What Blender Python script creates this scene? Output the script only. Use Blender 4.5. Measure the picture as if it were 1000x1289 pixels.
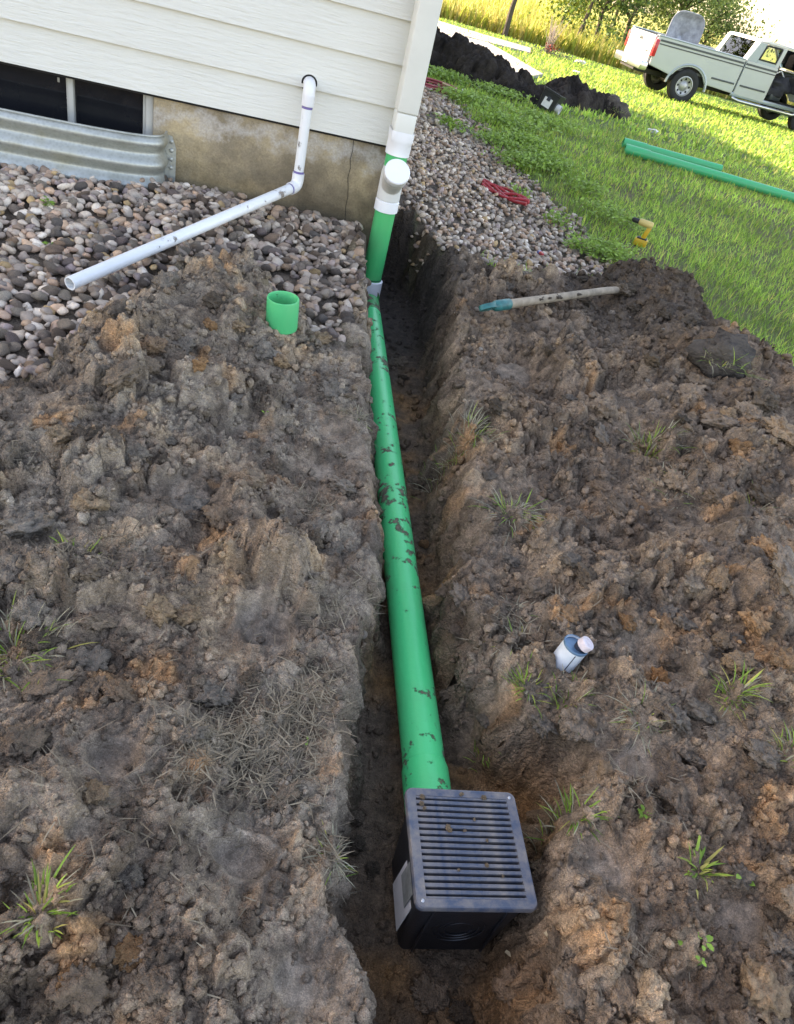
import bpy, bmesh, math, random
import numpy as np
from mathutils import Vector, Matrix, noise as mnoise

# ------------------------------------------------------------------ camera, sky, sun, exposure
for o in list(bpy.data.objects): bpy.data.objects.remove(o)
SC = bpy.context.scene
COL = SC.collection
random.seed(7); RNG = np.random.default_rng(11)
F = 920.0; PITCH = math.radians(37); ROLL = math.radians(16); CAMH = 1.37
cf = np.array([0, math.cos(PITCH), -math.sin(PITCH)]); r0 = np.array([1., 0, 0]); u0 = np.cross(r0, cf)
cr = math.cos(ROLL) * r0 + math.sin(ROLL) * u0
cu = math.cos(ROLL) * u0 - math.sin(ROLL) * r0
CC = np.array([0, 0, CAMH])
cam = bpy.data.cameras.new('camera'); cam.sensor_fit = 'VERTICAL'; cam.sensor_height = 36.0
cam.lens = F / 1289 * 36; cam.clip_start = 0.02; cam.clip_end = 3000
camo = bpy.data.objects.new('camera', cam); COL.objects.link(camo)
camo.matrix_world = Matrix(((cr[0], cu[0], -cf[0], 0), (cr[1], cu[1], -cf[1], 0), (cr[2], cu[2], -cf[2], CAMH), (0, 0, 0, 1)))
SC.camera = camo
SUN_AZ = math.radians(-76); SUN_EL = math.radians(30)
wd = bpy.data.worlds.new('World'); SC.world = wd; wd.use_nodes = True
wn = wd.node_tree; bg = wn.nodes['Background']
sky = wn.nodes.new('ShaderNodeTexSky'); sky.sky_type = 'NISHITA'; sky.sun_disc = False
sky.sun_elevation = SUN_EL; sky.sun_rotation = SUN_AZ % (2 * math.pi); sky.air_density = 1.0; sky.dust_density = 1.2; sky.ozone_density = 1.0
wn.links.new(sky.outputs[0], bg.inputs[0]); bg.inputs[1].default_value = 0.13
sl = bpy.data.lights.new('sun', 'SUN'); sl.energy = 3.2; sl.angle = math.radians(0.6); sl.color = (1, 0.93, 0.8)
so = bpy.data.objects.new('sun', sl); COL.objects.link(so)
sd = Vector((math.sin(SUN_AZ) * math.cos(SUN_EL), math.cos(SUN_AZ) * math.cos(SUN_EL), math.sin(SUN_EL)))
so.rotation_euler = sd.to_track_quat('Z', 'Y').to_euler(); so.location = (-8, 4, 12)
vs = SC.view_settings; vs.view_transform = 'Standard'; vs.look = 'None'; vs.gamma = 1; vs.use_curve_mapping = False
vs.exposure = 2.5
vs.use_white_balance = True; vs.white_balance_temperature = 8300; vs.white_balance_tint = 20
SC.render.engine = 'CYCLES'
SC.cycles.use_adaptive_sampling = False

# ------------------------------------------------------------------ pixel rays -> places
def ray(x, y): return cf + (x - 500) / F * cr - (y - 644.5) / F * cu
def atz(x, y, z):
    d = ray(x, y); return CC + d * ((z - CAMH) / d[2])
AZ = math.radians(73.2)
LV = np.array([-math.sin(AZ), -math.cos(AZ), 0]); NV = np.array([math.cos(AZ), -math.sin(AZ), 0])
W0 = np.array([-.516, 4.0, 0])
def wall(s, off, z):                       # house-wall coordinates: s along the wall (left of the corner), off in front of the siding
    p = W0 + LV * s + NV * off; return Vector((p[0], p[1], z))
def onwall(x, y, off=0):
    d = ray(x, y); p0 = W0 + NV * off; t = ((p0 - CC) @ NV) / (d @ NV); p = CC + t * d
    return float((p - p0) @ LV), float(p[2])

# ------------------------------------------------------------------ noise in numpy
PERM = np.random.default_rng(3).permutation(256); PERM = np.concatenate([PERM, PERM, PERM])
GA = np.random.default_rng(4).uniform(0, 2 * np.pi, 256); GX, GY = np.cos(GA), np.sin(GA)
RH = [np.random.default_rng(20 + k).uniform(0, 1, 256) for k in range(4)]
def _ix(i, j): return PERM[(i & 255) + PERM[j & 255]]
def pn(x, y, seed=0):
    x = np.asarray(x, float) + seed * 17.31; y = np.asarray(y, float) + seed * 9.77
    i = np.floor(x).astype(int); j = np.floor(y).astype(int); fx = x - i; fy = y - j
    u = fx * fx * fx * (fx * (fx * 6 - 15) + 10); v = fy * fy * fy * (fy * (fy * 6 - 15) + 10)
    def g(a, b):
        h = _ix(i + a, j + b); return GX[h] * (fx - a) + GY[h] * (fy - b)
    return ((g(0, 0) * (1 - u) + g(1, 0) * u) * (1 - v) + (g(0, 1) * (1 - u) + g(1, 1) * u) * v) * 1.4
def fbm(x, y, size, octv=4, seed=0, gain=.5):
    s = 0; a = 1.0; f = 1.0 / size
    for k in range(octv):
        s = s + a * pn(x * f, y * f, seed + k * 3); a *= gain; f *= 2.03
    return s
def domes(x, y, cell, prob, seed, sq=.75):
    """packed lumps: height (in metres) and a random id per lump"""
    x = np.asarray(x, float); y = np.asarray(y, float)
    wx = x + cell * .55 * pn(x / cell * 1.7, y / cell * 1.7, seed + 5) + cell * .30 * pn(x / cell * 4.6, y / cell * 4.6, seed + 7)
    wy = y + cell * .55 * pn(x / cell * 1.7, y / cell * 1.7, seed + 6) + cell * .30 * pn(x / cell * 4.6, y / cell * 4.6, seed + 8)
    gx = wx / cell + seed * 3.7; gy = wy / cell + seed * 5.1
    i = np.floor(gx).astype(int); j = np.floor(gy).astype(int)
    best = np.zeros_like(gx); bid = np.zeros_like(gx)
    for a in (-1, 0, 1):
        for b in (-1, 0, 1):
            h = _ix(i + a, j + b)
            px = i + a + RH[0][h]; py = j + b + RH[1][h]
            r = .38 + .5 * RH[2][h] ** 1.5
            on = RH[3][h] < prob
            e = .7 + .6 * RH[1][(h + 90) & 255]
            d2 = ((gx - px) * e) ** 2 + ((gy - py) / e) ** 2
            q = np.where(on, np.sqrt(np.maximum(0, r * r - d2)) * (.6 + .6 * RH[0][(h + 40) & 255]), 0)
            m = q > best
            best = np.where(m, q, best); bid = np.where(m, RH[2][(h + 17) & 255], bid)
    return best * cell * sq, bid
def sstep(a, b, x):
    t = np.clip((x - a) / (b - a), 0, 1); return t * t * (3 - 2 * t)
def mix(a, b, t): return a + (b - a) * t
def sdpoly(x, y, P):
    """signed distance to polygon, + inside"""
    x = np.asarray(x, float); y = np.asarray(y, float)
    d = np.full(x.shape, 1e9); ins = np.zeros(x.shape, bool); n = len(P)
    for k in range(n):
        ax, ay = P[k]; bx, by = P[(k + 1) % n]; ex, ey = bx - ax, by - ay
        t = np.clip(((x - ax) * ex + (y - ay) * ey) / (ex * ex + ey * ey + 1e-12), 0, 1)
        d = np.minimum(d, (x - ax - t * ex) ** 2 + (y - ay - t * ey) ** 2)
        c = ((ay > y) != (by > y)) & (x < ex * (y - ay) / (ey if abs(ey) > 1e-12 else 1e-12) + ax)
        ins ^= c
    d = np.sqrt(d); return np.where(ins, d, -d)

# ------------------------------------------------------------------ the lie of the land
SOIL = [(-3.2, 1.55), (-1.9, 1.75)] + [tuple(atz(a, b, .1)[:2]) for a, b in ((-40, 475), (0, 465), (60, 440), (130, 405), (185, 372), (230, 350), (300, 345), (340, 385), (395, 420), (440, 430))] + [(-.5, 3.3), (-.62, 3.75), (-.62, 4.2),
        (-.45, 4.75), (-.27, 4.35), (-.12, 4.1), (.15, 4.05), (.45, 4.3), (.75, 4.6), (1.0, 4.75), (1.35, 4.85), (1.5, 4.5), (1.48, 4.0),
        (1.55, 3.7), (1.85, 3.5), (2.6, 3.2), (3.4, 1.5), (3.2, -2), (-3.4, -2)]
GRAVL = [(-9, -.3), (-3.2, 1.4), (-1.2, 1.55), (-.8, 2.2), (-.3, 2.4), (-.3, 3.3), (-.5, 4.2), (-9, 1.6)]
GRAVR = [(-.55, 4.2), (-.1, 3.95), (.5, 4.2), (.95, 4.7), (.95, 5.2), (.78, 5.8), (.5, 6.7), (.12, 7.6), (-.35, 9.3), (-.9, 11.2), (-1.3, 11.9), (-3.2, 12.2), (-3.3, 10)]
TLy = [.30, .38, .47, .54, .64, .79, .93, 1.15, 1.59, 1.96, 2.45, 3.16, 3.85, 4.15]
TLx = [.36, .27, .20, .15, .09, .045, .03, .01, -.02, -.11, -.235, -.40, -.585, -.66]
TRy = [.30, .42, .54, .65, .80, .99, 1.10, 1.17, 1.30, 1.5, 1.91, 2.32, 2.88, 3.46, 4.19, 4.6]
TRx = [.42, .52, .52, .50, .52, .54, .58, .46, .31, .26, .23, .15, .075, -.02, -.2, -.36]
def house_d(x, y):
    s = (x - W0[0]) * LV[0] + (y - W0[1]) * LV[1]; n = (x - W0[0]) * NV[0] + (y - W0[1]) * NV[1]
    dx = np.maximum(-.04 - s, 0); dn = np.maximum(n, 0)
    return np.hypot(dx, dn), s, n
LMOUND = [(-.95, 2.52, .07, .16), (-.74, 2.5, .08, .15), (-1.0, 2.2, .11, .24), (-.95, 1.95, .12, .3), (-.62, 2.15, .06, .25), (-.8, 1.5, .11, .3), (-.5, 1.55, .05, .2), (-.62, 1.1, .10, .28), (-.33, 1.28, .05, .14),
          (-.42, .62, .10, .25), (-.16, .46, .06, .16), (-1.4, 1.5, .08, .35), (-1.3, .9, .08, .4), (-.25, .98, .03, .15)]
RMOUND = [(.92, 4.4, .2, .22), (1.2, 4.5, .26, .22), (1.15, 4.0, .18, .28), (1.36, 3.85, .2, .2), (1.36, 3.45, .27, .24), (1.70, 3.3, .28, .26), (1.2, 3.0, .15, .35), (1.6, 2.6, .2, .4), (1.25, 2.2, .15, .4),
          (1.0, 1.75, .10, .3), (1.5, 1.6, .18, .4), (.85, 2.7, .08, .35), (.6, 3.4, .05, .3), (.95, 1.25, .09, .22), (.72, 1.55, .07, .15), (1.2, 1.05, .10, .3), (2.2, 2.6, .2, .5), (.62, 1.28, .08, .10), (.86, .95, .05, .14)]
SMOOTH = [(330, 800, .085, .0), (140, 975, .06, .02), (300, 1085, .065, .01), (880, 915, .045, .05), (930, 1160, .055, .03), (800, 960, .055, .04), (240, 640, .06, .06), (650, 470, .10, .03), (640, 850, .05, .06), (760, 1100, .05, .0), (375, 1240, .055, .01), (400, 600, .06, .01)]
SMP = [(atz(a, b, z)[0], atz(a, b, z)[1], r) for a, b, r, z in SMOOTH]
ORANGE = [(255, 460, .035, .12), (350, 410, .03, .1), (300, 400, .03, .1), (70, 545, .05, .1), (60, 1105, .04, .03), (95, 1215, .05, .06), (200, 840, .05, .06), (705, 555, .05, .07), (640, 1000, .05, -.15), (680, 1060, .03, -.1), (560, 620, .06, -.2), (545, 760, .05, -.2),
          (905, 725, .05, .12), (960, 820, .08, .12), (820, 840, .04, .09), (835, 780, .04, .1), (960, 680, .05, .17), (700, 780, .04, .05), (940, 570, .04, .18), (770, 770, .04, .08), (655, 400, .03, .05), (270, 690, .05, .05), (520, 1230, .05, -.2), (740, 1180, .06, .0)]
ORP = [(atz(a, b, z)[0], atz(a, b, z)[1], r) for a, b, r, z in ORANGE]
HOLES = [(700, 945, .065, .13, -.02), (602, 972, .022, .07, -.2), (985, 900, .035, .05, .05), (20, 1160, .05, .05, .02), (215, 560, .02, .03, .1), (445, 1010, .03, .05, -.12), (865, 965, .03, .05, .03), (820, 420, .05, .05, .15), (855, 500, .05, .10, .14), (900, 545, .05, .09, .14)]
HOP = [(atz(a, b, z)[0], atz(a, b, z)[1], r, dp) for a, b, r, dp, z in HOLES]
def land(x, y, fine=True):
    """height and surface masks at world points"""
    x = np.asarray(x, float); y = np.asarray(y, float)
    hd, s, n = house_d(x, y)
    front = sstep(-.3, .5, s)
    base = mix(.12, .20, front) * (1 - sstep(.15, mix(1.7, 2.7, front), hd))
    far = sstep(4, 12, np.hypot(x, y))
    z = base + .02 * fbm(x, y, 1.7, 3, 2) * (1 - .6 * far) + .05 * far * fbm(x, y, 9., 2, 8)
    z = z - .0235 * np.clip(y - 9, 0, 26)
    near = (y < 7) & (np.abs(x) < 5) & (y > -2)
    wob = .05 * fbm(x, y, .22, 3, 31) + .03 * fbm(x, y, .06, 2, 37)
    soil = np.where(near, sstep(-.03, .05, sdpoly(x, y, SOIL) + wob), 0.)
    gl = sstep(-.02, .06, sdpoly(x, y, GRAVL) + wob) * (1 - soil)
    gr = sstep(-.05, .12, sdpoly(x, y, GRAVR) + 2.2 * wob) * (1 - soil)
    grav = np.maximum(gl, gr)
    m = np.zeros_like(x)
    for (cx, cy, h, r) in LMOUND + RMOUND:
        m = np.maximum(m, 0) + h * np.exp(-((x - cx) ** 2 + (y - cy) ** 2) / (r * r)) * .62
    edge = np.where(near, sstep(-.06, .22, sdpoly(x, y, SOIL) + wob), 0)
    z = z + m * edge + soil * .02
    sm = np.zeros_like(x); sof = np.zeros_like(x)
    for (cx, cy, r) in SMP:
        dd = np.hypot(x - cx, (y - cy)) + r * .35 * fbm(x, y, .07, 2, 51)
        sm = np.maximum(sm, 1 - sstep(r * .6, r * 1.0, dd)); sof = np.maximum(sof, 1 - sstep(r * .5, r * 1.9, dd))
    strip = np.interp(y, TLy, TLx) - x           # trodden turf strip left of the trench
    sm = np.maximum(sm, .38 * (1 - sstep(.03, .26, np.abs(strip - .10))) * (y < 3.3) * (.6 + .6 * pn(x * 6, y * 6, 61)))
    sm = np.clip(sm, 0, 1)
    crumb = soil * (1 - .9 * np.maximum(sm, sof)) * np.clip(.8 + .75 * fbm(x, y, .35, 2, 71), .35, 1.2)
    tr_in = np.full(x.shape, -1.0); k = np.zeros_like(x); cid = np.zeros_like(x)
    if True:
        w2 = .028 * fbm(x, y, .16, 3, 81)
        xl = np.interp(y, TLy, TLx) + w2; xr = np.interp(y, TRy, TRx) + w2 * 1.4
        ends = np.minimum(y - .34, 4.55 - y)
        tr_in = np.minimum(np.minimum(x - xl, xr - x), ends * .8)
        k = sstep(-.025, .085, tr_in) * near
    z = z + soil * (.042 * fbm(x, y, .42, 3, 12) + .024 * fbm(x, y, .13, 3, 13)) * (1 - .7 * sm)
    z = z - .014 * sof * soil
    for (cx, cy, r) in SMP[:3]:                   # boot and bucket prints: pressed in, with a squeezed-up rim
        dd = np.hypot(x - cx, (y - cy) * 1.25) + r * .18 * fbm(x, y, .09, 2, 58); z = z - .022 * (1 - sstep(r * .62, r * .86, dd)) + .012 * np.exp(-((dd - r * .98) / (r * .16)) ** 2)
    d1, i1 = domes(x, y, .15, .38, 1); d2, i2 = domes(x, y, .075, .5, 2); d3, i3 = domes(x, y, .036, .65, 3, .8)
    lump = d1 * 1.05 + d2 * .95 * np.clip(.6 + fbm(x, y, .3, 2, 91), 0, 1.2) + d3 * .8 * np.clip(.55 + fbm(x, y, .2, 2, 92), 0, 1)
    cid = .45 * i1 * (d1 > .003) + .35 * i2 * (d2 > .002) + .3 * i3
    rough = crumb * (1 - .55 * k)
    z = z + rough * lump
    if fine:
        d4, i4 = domes(x, y, .017, .75, 4, .8)
        d5, i5 = domes(x, y, .0105, .7, 5, .8)
        z = z + rough * (d4 * .95 + d5 * .8) + soil * (.0045 * fbm(x, y, .03, 3, 14, .6) + .0022 * fbm(x, y, .009, 2, 15)) * (1 - .45 * sm)
        cid = cid + .2 * i4
    for (cx, cy, r, dp) in HOP:
        dd = np.hypot(x - cx, y - cy) + r * .4 * fbm(x, y, .05, 2, 55)
        z = z - dp * (1 - sstep(r * .45, r * 1.15, dd)) * (1 - k)
    floor = np.interp(y, [.4, 1.0, 1.4, 3.6, 4.2], [-.262, -.258, -.25, -.25, -.25]) + .012 * fbm(x, y, .15, 3, 16) + .35 * rough * lump
    z = mix(z, floor, k)
    z = z - gl * .035 - gr * .03
    return z, dict(soil=soil, grav=grav, gl=gl, gr=gr, sm=sm, crumb=crumb, k=k, cid=cid, hd=hd, s=s, n=n, far=far, tr=tr_in)
def soilcol(x, y, m):
    """albedo of the bare soil (kinds of earth, no light)"""
    a = fbm(x, y, .5, 3, 101); b = fbm(x, y, .12, 4, 102); c = fbm(x, y, .03, 3, 103)
    right = sstep(-.1, .5, x - np.interp(y, TRy, TRx) + .2)
    grey = np.array([.180, .160, .138]); brown = np.array([.165, .125, .095]); dark = np.array([.062, .050, .042]); tan = np.array([.28, .215, .155]); orange = np.array([.29, .175, .095]); black = np.array([.022, .019, .018]); mud = np.array([.108, .097, .086])
    t = np.clip(.25 + .55 * right + .5 * a, 0, 1)[..., None]
    col = grey * (1 - t) + brown * t
    col = mix(col, dark, np.clip(.30 + .9 * b - .35 * (m['cid'] - .45), 0, .8)[..., None])
    col = mix(col, tan, (np.clip(fbm(x, y, .2, 4, 104) * 1.5 - .35 + .5 * (m['cid'] - .6), 0, .75))[..., None])
    om = np.clip(fbm(x, y, .16, 4, 105) * 1.6 - .72, 0, .6)
    for (cx, cy, r) in ORP:
        dd = np.hypot(x - cx, y - cy) + r * .8 * fbm(x, y, .05, 3, 57); om = np.maximum(om, .75 * (1 - sstep(r * .3, r * 1.15, dd)))
    col = mix(col, orange, om[..., None])
    col = mix(col, mud, (m['sm'] * .6)[..., None])
    # black topsoil in the trench by the house, brown subsoil on its floor
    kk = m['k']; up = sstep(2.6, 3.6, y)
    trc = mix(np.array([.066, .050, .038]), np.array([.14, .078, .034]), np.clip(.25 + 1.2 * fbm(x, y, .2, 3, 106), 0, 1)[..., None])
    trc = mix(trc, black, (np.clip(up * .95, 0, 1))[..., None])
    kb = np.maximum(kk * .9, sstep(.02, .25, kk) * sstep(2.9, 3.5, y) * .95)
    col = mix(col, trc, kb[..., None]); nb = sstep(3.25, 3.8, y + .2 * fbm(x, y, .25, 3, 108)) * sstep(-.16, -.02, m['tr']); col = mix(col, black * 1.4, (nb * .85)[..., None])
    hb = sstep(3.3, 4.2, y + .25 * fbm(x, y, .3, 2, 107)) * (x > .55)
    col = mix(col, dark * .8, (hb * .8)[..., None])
    col = col * np.clip(1.42 + .5 * c, .7, 2.2)[..., None] * np.array([1.43, 1.30, 1.13]) * (1 + .10 * (1 - right))[..., None]
    return col
def hz(x, y): return float(land(np.array([x]), np.array([y]), False)[0][0])
def atg(px, py, lift=0.0):
    """where a pixel's ray meets the land"""
    d = ray(px, py); t0, t1 = (.6 - CAMH) / d[2], (-.95 - CAMH) / d[2]
    for it in range(2):
        t = np.linspace(t0, t1, 140); P = CC[None] + t[:, None] * d[None]; h = land(P[:, 0], P[:, 1], False)[0] + lift
        below = np.nonzero(P[:, 2] <= h)[0]; i = below[0] if len(below) else 139
        t0, t1 = t[max(i - 1, 0)], t[i]
    return Vector(P[i])

# ------------------------------------------------------------------ materials
def newmat(name):
    m = bpy.data.materials.new(name); m.use_nodes = True
    nt = m.node_tree; b = nt.nodes['Principled BSDF']; return m, nt, b
def N(nt, t, **kw):
    n = nt.nodes.new(t)
    for k, v in kw.items():
        if k in n.inputs: n.inputs[k].default_value = v
        else: setattr(n, k, v)
    return n
def ramp(nt, fac, stops):
    r = nt.nodes.new('ShaderNodeValToRGB'); e = r.color_ramp.elements
    while len(e) < len(stops): e.new(.5)
    for q, (p, c) in zip(e, stops): q.position = p; q.color = (*c, 1) if len(c) == 3 else c
    nt.links.new(fac, r.inputs[0]); return r.outputs[0]
def mixc(nt, fac, a, b, mode='MIX'):
    n = nt.nodes.new('ShaderNodeMix'); n.data_type = 'RGBA'; n.blend_type = mode
    for sock, v in ((n.inputs[0], fac), (n.inputs[6], a), (n.inputs[7], b)):
        if hasattr(v, 'is_linked') or isinstance(v, bpy.types.NodeSocket): nt.links.new(v, sock)
        elif isinstance(v, (int, float)): sock.default_value = v
        else: sock.default_value = (*v, 1)
    return n.outputs[2]
def bump(nt, b, h, dist, st=1.0):
    n = N(nt, 'ShaderNodeBump'); n.inputs['Distance'].default_value = dist; n.inputs['Strength'].default_value = st
    nt.links.new(h, n.inputs['Height']); nt.links.new(n.outputs[0], b.inputs['Normal']); return n
def texco(nt, kind='Object'): return nt.nodes.new('ShaderNodeTexCoord').outputs[kind]
def noise(nt, co, scale, detail=4, rough=.55):
    n = N(nt, 'ShaderNodeTexNoise', Scale=scale, Detail=detail, Roughness=rough); nt.links.new(co, n.inputs['Vector']); return n.outputs['Fac']
def plain(name, c, rough=.6, metal=0, var=.15, scale=8, bmp=None, spec=None):
    m, nt, b = newmat(name); co = texco(nt)
    f = noise(nt, co, scale, 5)
    col = ramp(nt, f, [(.3, tuple(v * (1 - var) for v in c)), (.7, tuple(min(1, v * (1 + var)) for v in c))])
    nt.links.new(col, b.inputs['Base Color']); b.inputs['Roughness'].default_value = rough; b.inputs['Metallic'].default_value = metal
    if spec is not None: b.inputs['Specular IOR Level'].default_value = spec
    if bmp: bump(nt, b, noise(nt, co, bmp[0], 4), bmp[1])
    return m
def vcol(name, rough=.85, bmps=((60, .012), (260, .006)), wet=True, attr='col', var=.25, vscale=160, grains=()):
    m, nt, b = newmat(name); co = texco(nt)
    a = N(nt, 'ShaderNodeAttribute'); a.attribute_name = attr
    v = ramp(nt, noise(nt, co, vscale, 5, .65), [(.25, (1 - var,) * 3), (.75, (1 + var,) * 3)])
    cv_ = mixc(nt, 1.0, a.outputs['Color'], v, 'MULTIPLY')
    if grains:
        v2 = ramp(nt, noise(nt, co, 48, 4, .7), [(.28, (.62,) * 3), (.5, (.98,) * 3), (.75, (1.42, 1.40, 1.36))]); v3 = ramp(nt, noise(nt, co, 420, 3, .6), [(.28, (.55,) * 3), (.55, (1.,) * 3), (.78, (1.55, 1.52, 1.46))])
        cv_ = mixc(nt, 1.0, mixc(nt, 1.0, cv_, v2, 'MULTIPLY'), v3, 'MULTIPLY')
    nt.links.new(cv_, b.inputs['Base Color'])
    if wet:
        w = N(nt, 'ShaderNodeAttribute'); w.attribute_name = 'wet'
        r = N(nt, 'ShaderNodeMapRange'); r.inputs[3].default_value = rough; r.inputs[4].default_value = .6
        nt.links.new(w.outputs['Fac'], r.inputs[0]); nt.links.new(r.outputs[0], b.inputs['Roughness'])
    else: b.inputs['Roughness'].default_value = rough
    if bmps:
        h = None
        for sc, d in grains:
            vo = N(nt, 'ShaderNodeTexVoronoi', Scale=sc); vo.inputs['Randomness'].default_value = 1; 
            wv = N(nt, 'ShaderNodeTexNoise', Scale=sc * .9, Detail=2.); nt.links.new(co, wv.inputs['Vector']); ws = N(nt, 'ShaderNodeVectorMath', operation='MULTIPLY_ADD'); nt.links.new(wv.outputs['Color'], ws.inputs[0]); ws.inputs[1].default_value = (.7 / sc,) * 3; nt.links.new(co, ws.inputs[2]); nt.links.new(ws.outputs[0], vo.inputs['Vector'])
            mm = N(nt, 'ShaderNodeMath', operation='MULTIPLY'); nt.links.new(vo.outputs['Distance'], mm.inputs[0]); mm.inputs[1].default_value = -d
            if h is None: h = mm.outputs[0]
            else:
                ad = N(nt, 'ShaderNodeMath', operation='ADD'); nt.links.new(h, ad.inputs[0]); nt.links.new(mm.outputs[0], ad.inputs[1]); h = ad.outputs[0]
        for sc, d in bmps:
            q = noise(nt, co, sc, 6, .65)
            mm = N(nt, 'ShaderNodeMath', operation='MULTIPLY'); nt.links.new(q, mm.inputs[0]); mm.inputs[1].default_value = d
            if h is None: h = mm.outputs[0]
            else:
                ad = N(nt, 'ShaderNodeMath', operation='ADD'); nt.links.new(h, ad.inputs[0]); nt.links.new(mm.outputs[0], ad.inputs[1]); h = ad.outputs[0]
        bn_ = bump(nt, b, h, 1.0)
        if wet:
            sa = N(nt, 'ShaderNodeAttribute'); sa.attribute_name = 'slick'; mr = N(nt, 'ShaderNodeMapRange'); mr.inputs[3].default_value = 1; mr.inputs[4].default_value = .45
            nt.links.new(sa.outputs['Fac'], mr.inputs[0]); nt.links.new(mr.outputs[0], bn_.inputs['Strength'])
    b.inputs['Specular IOR Level'].default_value = .22
    return m
def leafmat(name, attr='col', transl=.35, rough=.5):
    m, nt, b = newmat(name); a = N(nt, 'ShaderNodeAttribute'); a.attribute_name = attr
    nt.links.new(a.outputs['Color'], b.inputs['Base Color']); b.inputs['Roughness'].default_value = rough; b.inputs['Specular IOR Level'].default_value = .3
    t = N(nt, 'ShaderNodeBsdfTranslucent'); nt.links.new(a.outputs['Color'], t.inputs[0])
    mx = N(nt, 'ShaderNodeMixShader'); mx.inputs[0].default_value = transl
    nt.links.new(b.outputs[0], mx.inputs[1]); nt.links.new(t.outputs[0], mx.inputs[2])
    nt.links.new(mx.outputs[0], nt.nodes['Material Output'].inputs[0]); return m
def pipemat(name, c, mud=.5, seedv=0, rough=.34, thr=.60):
    """plastic pipe with dried mud stuck to it"""
    m, nt, b = newmat(name); co = texco(nt)
    mp = N(nt, 'ShaderNodeMapping'); mp.inputs['Location'].default_value = (seedv, seedv * 2, 0); nt.links.new(co, mp.inputs[0]); co = mp.outputs[0]
    n1 = noise(nt, co, 17, 7, .68); n2 = noise(nt, co, 4.5, 3); n3 = noise(nt, co, 60, 5)
    mm = N(nt, 'ShaderNodeMath', operation='MULTIPLY_ADD'); nt.links.new(n2, mm.inputs[0]); mm.inputs[1].default_value = .45; nt.links.new(n1, mm.inputs[2])
    f = ramp(nt, mm.outputs[0], [(thr + .225, (0, 0, 0)), (thr + .26, (1, 1, 1))])
    film = ramp(nt, n2, [(.42, (0, 0, 0)), (.75, (.5, .5, .5))])
    base = mixc(nt, film, tuple(c), tuple(.72 * v + .28 * w for v, w in zip(c, (.3, .26, .2))))
    mudc = ramp(nt, n3, [(.3, (.07, .052, .04)), (.7, (.26, .19, .135))])
    g = N(nt, 'ShaderNodeMath', operation='MULTIPLY'); nt.links.new(f, g.inputs[0]); g.inputs[1].default_value = mud
    nt.links.new(mixc(nt, g.outputs[0], base, mudc), b.inputs['Base Color'])
    rr = N(nt, 'ShaderNodeMapRange'); rr.inputs[3].default_value = rough; rr.inputs[4].default_value = .9; nt.links.new(g.outputs[0], rr.inputs[0]); nt.links.new(rr.outputs[0], b.inputs['Roughness'])
    hh = N(nt, 'ShaderNodeMath', operation='MULTIPLY_ADD'); nt.links.new(n3, hh.inputs[0]); hh.inputs[1].default_value = .3; nt.links.new(f, hh.inputs[2])
    bump(nt, b, hh.outputs[0], .0025); return m
M = {}
M['land'] = vcol('land', grains=((95, .0075), (210, .0045)))
M['stones'] = vcol('gravel stones', .7, ((60, .004),), False, var=.22, vscale=60)
M['crumbs'] = vcol('soil crumbs', .92, ((120, .006), (420, .003)), False, grains=((230, .004),))
M['leaf'] = leafmat('leaves'); M['blade'] = leafmat('grass blades', transl=.4); M['straw'] = leafmat('dead grass', transl=.1, rough=.85)

# ------------------------------------------------------------------ mesh helpers
def tag(o, label=None, cat=None, group=None, kind=None):
    if label: o['label'] = label
    if cat: o['category'] = cat
    if group: o['group'] = group
    if kind: o['kind'] = kind
    return o
def link(o, parent=None):
    COL.objects.link(o)
    if parent is not None: o.parent = parent
    return o
def empty(name, loc, rz=0, label=None, cat=None, group=None):
    o = bpy.data.objects.new(name, None); o.location = loc; o.rotation_euler = (0, 0, rz); o.empty_display_size = .05
    link(o); return tag(o, label, cat, group)
def npmesh(name, V, Q, mat, cols=None, smooth=True, attrs=None):
    """mesh from numpy arrays: V (n,3), Q (m,3|4) faces"""
    me = bpy.data.meshes.new(name); V = np.ascontiguousarray(V, np.float32); Q = np.ascontiguousarray(Q, np.int32)
    k = Q.shape[1]; me.vertices.add(len(V)); me.vertices.foreach_set('co', V.ravel())
    me.loops.add(Q.size); me.loops.foreach_set('vertex_index', Q.ravel())
    me.polygons.add(len(Q)); me.polygons.foreach_set('loop_start', np.arange(0, Q.size, k, dtype=np.int32)); me.polygons.foreach_set('loop_total', np.full(len(Q), k, np.int32))
    me.polygons.foreach_set('use_smooth', np.full(len(Q), smooth))
    me.update(calc_edges=True)
    if cols is not None:
        a = me.color_attributes.new('col', 'FLOAT_COLOR', 'POINT'); c4 = np.ones((len(V), 4), np.float32); c4[:, :3] = cols; a.data.foreach_set('color', c4.ravel())
    for n, v in (attrs or {}).items():
        a = me.attributes.new(n, 'FLOAT', 'POINT'); a.data.foreach_set('value', np.ascontiguousarray(v, np.float32))
    if mat: me.materials.append(mat)
    return me
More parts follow.
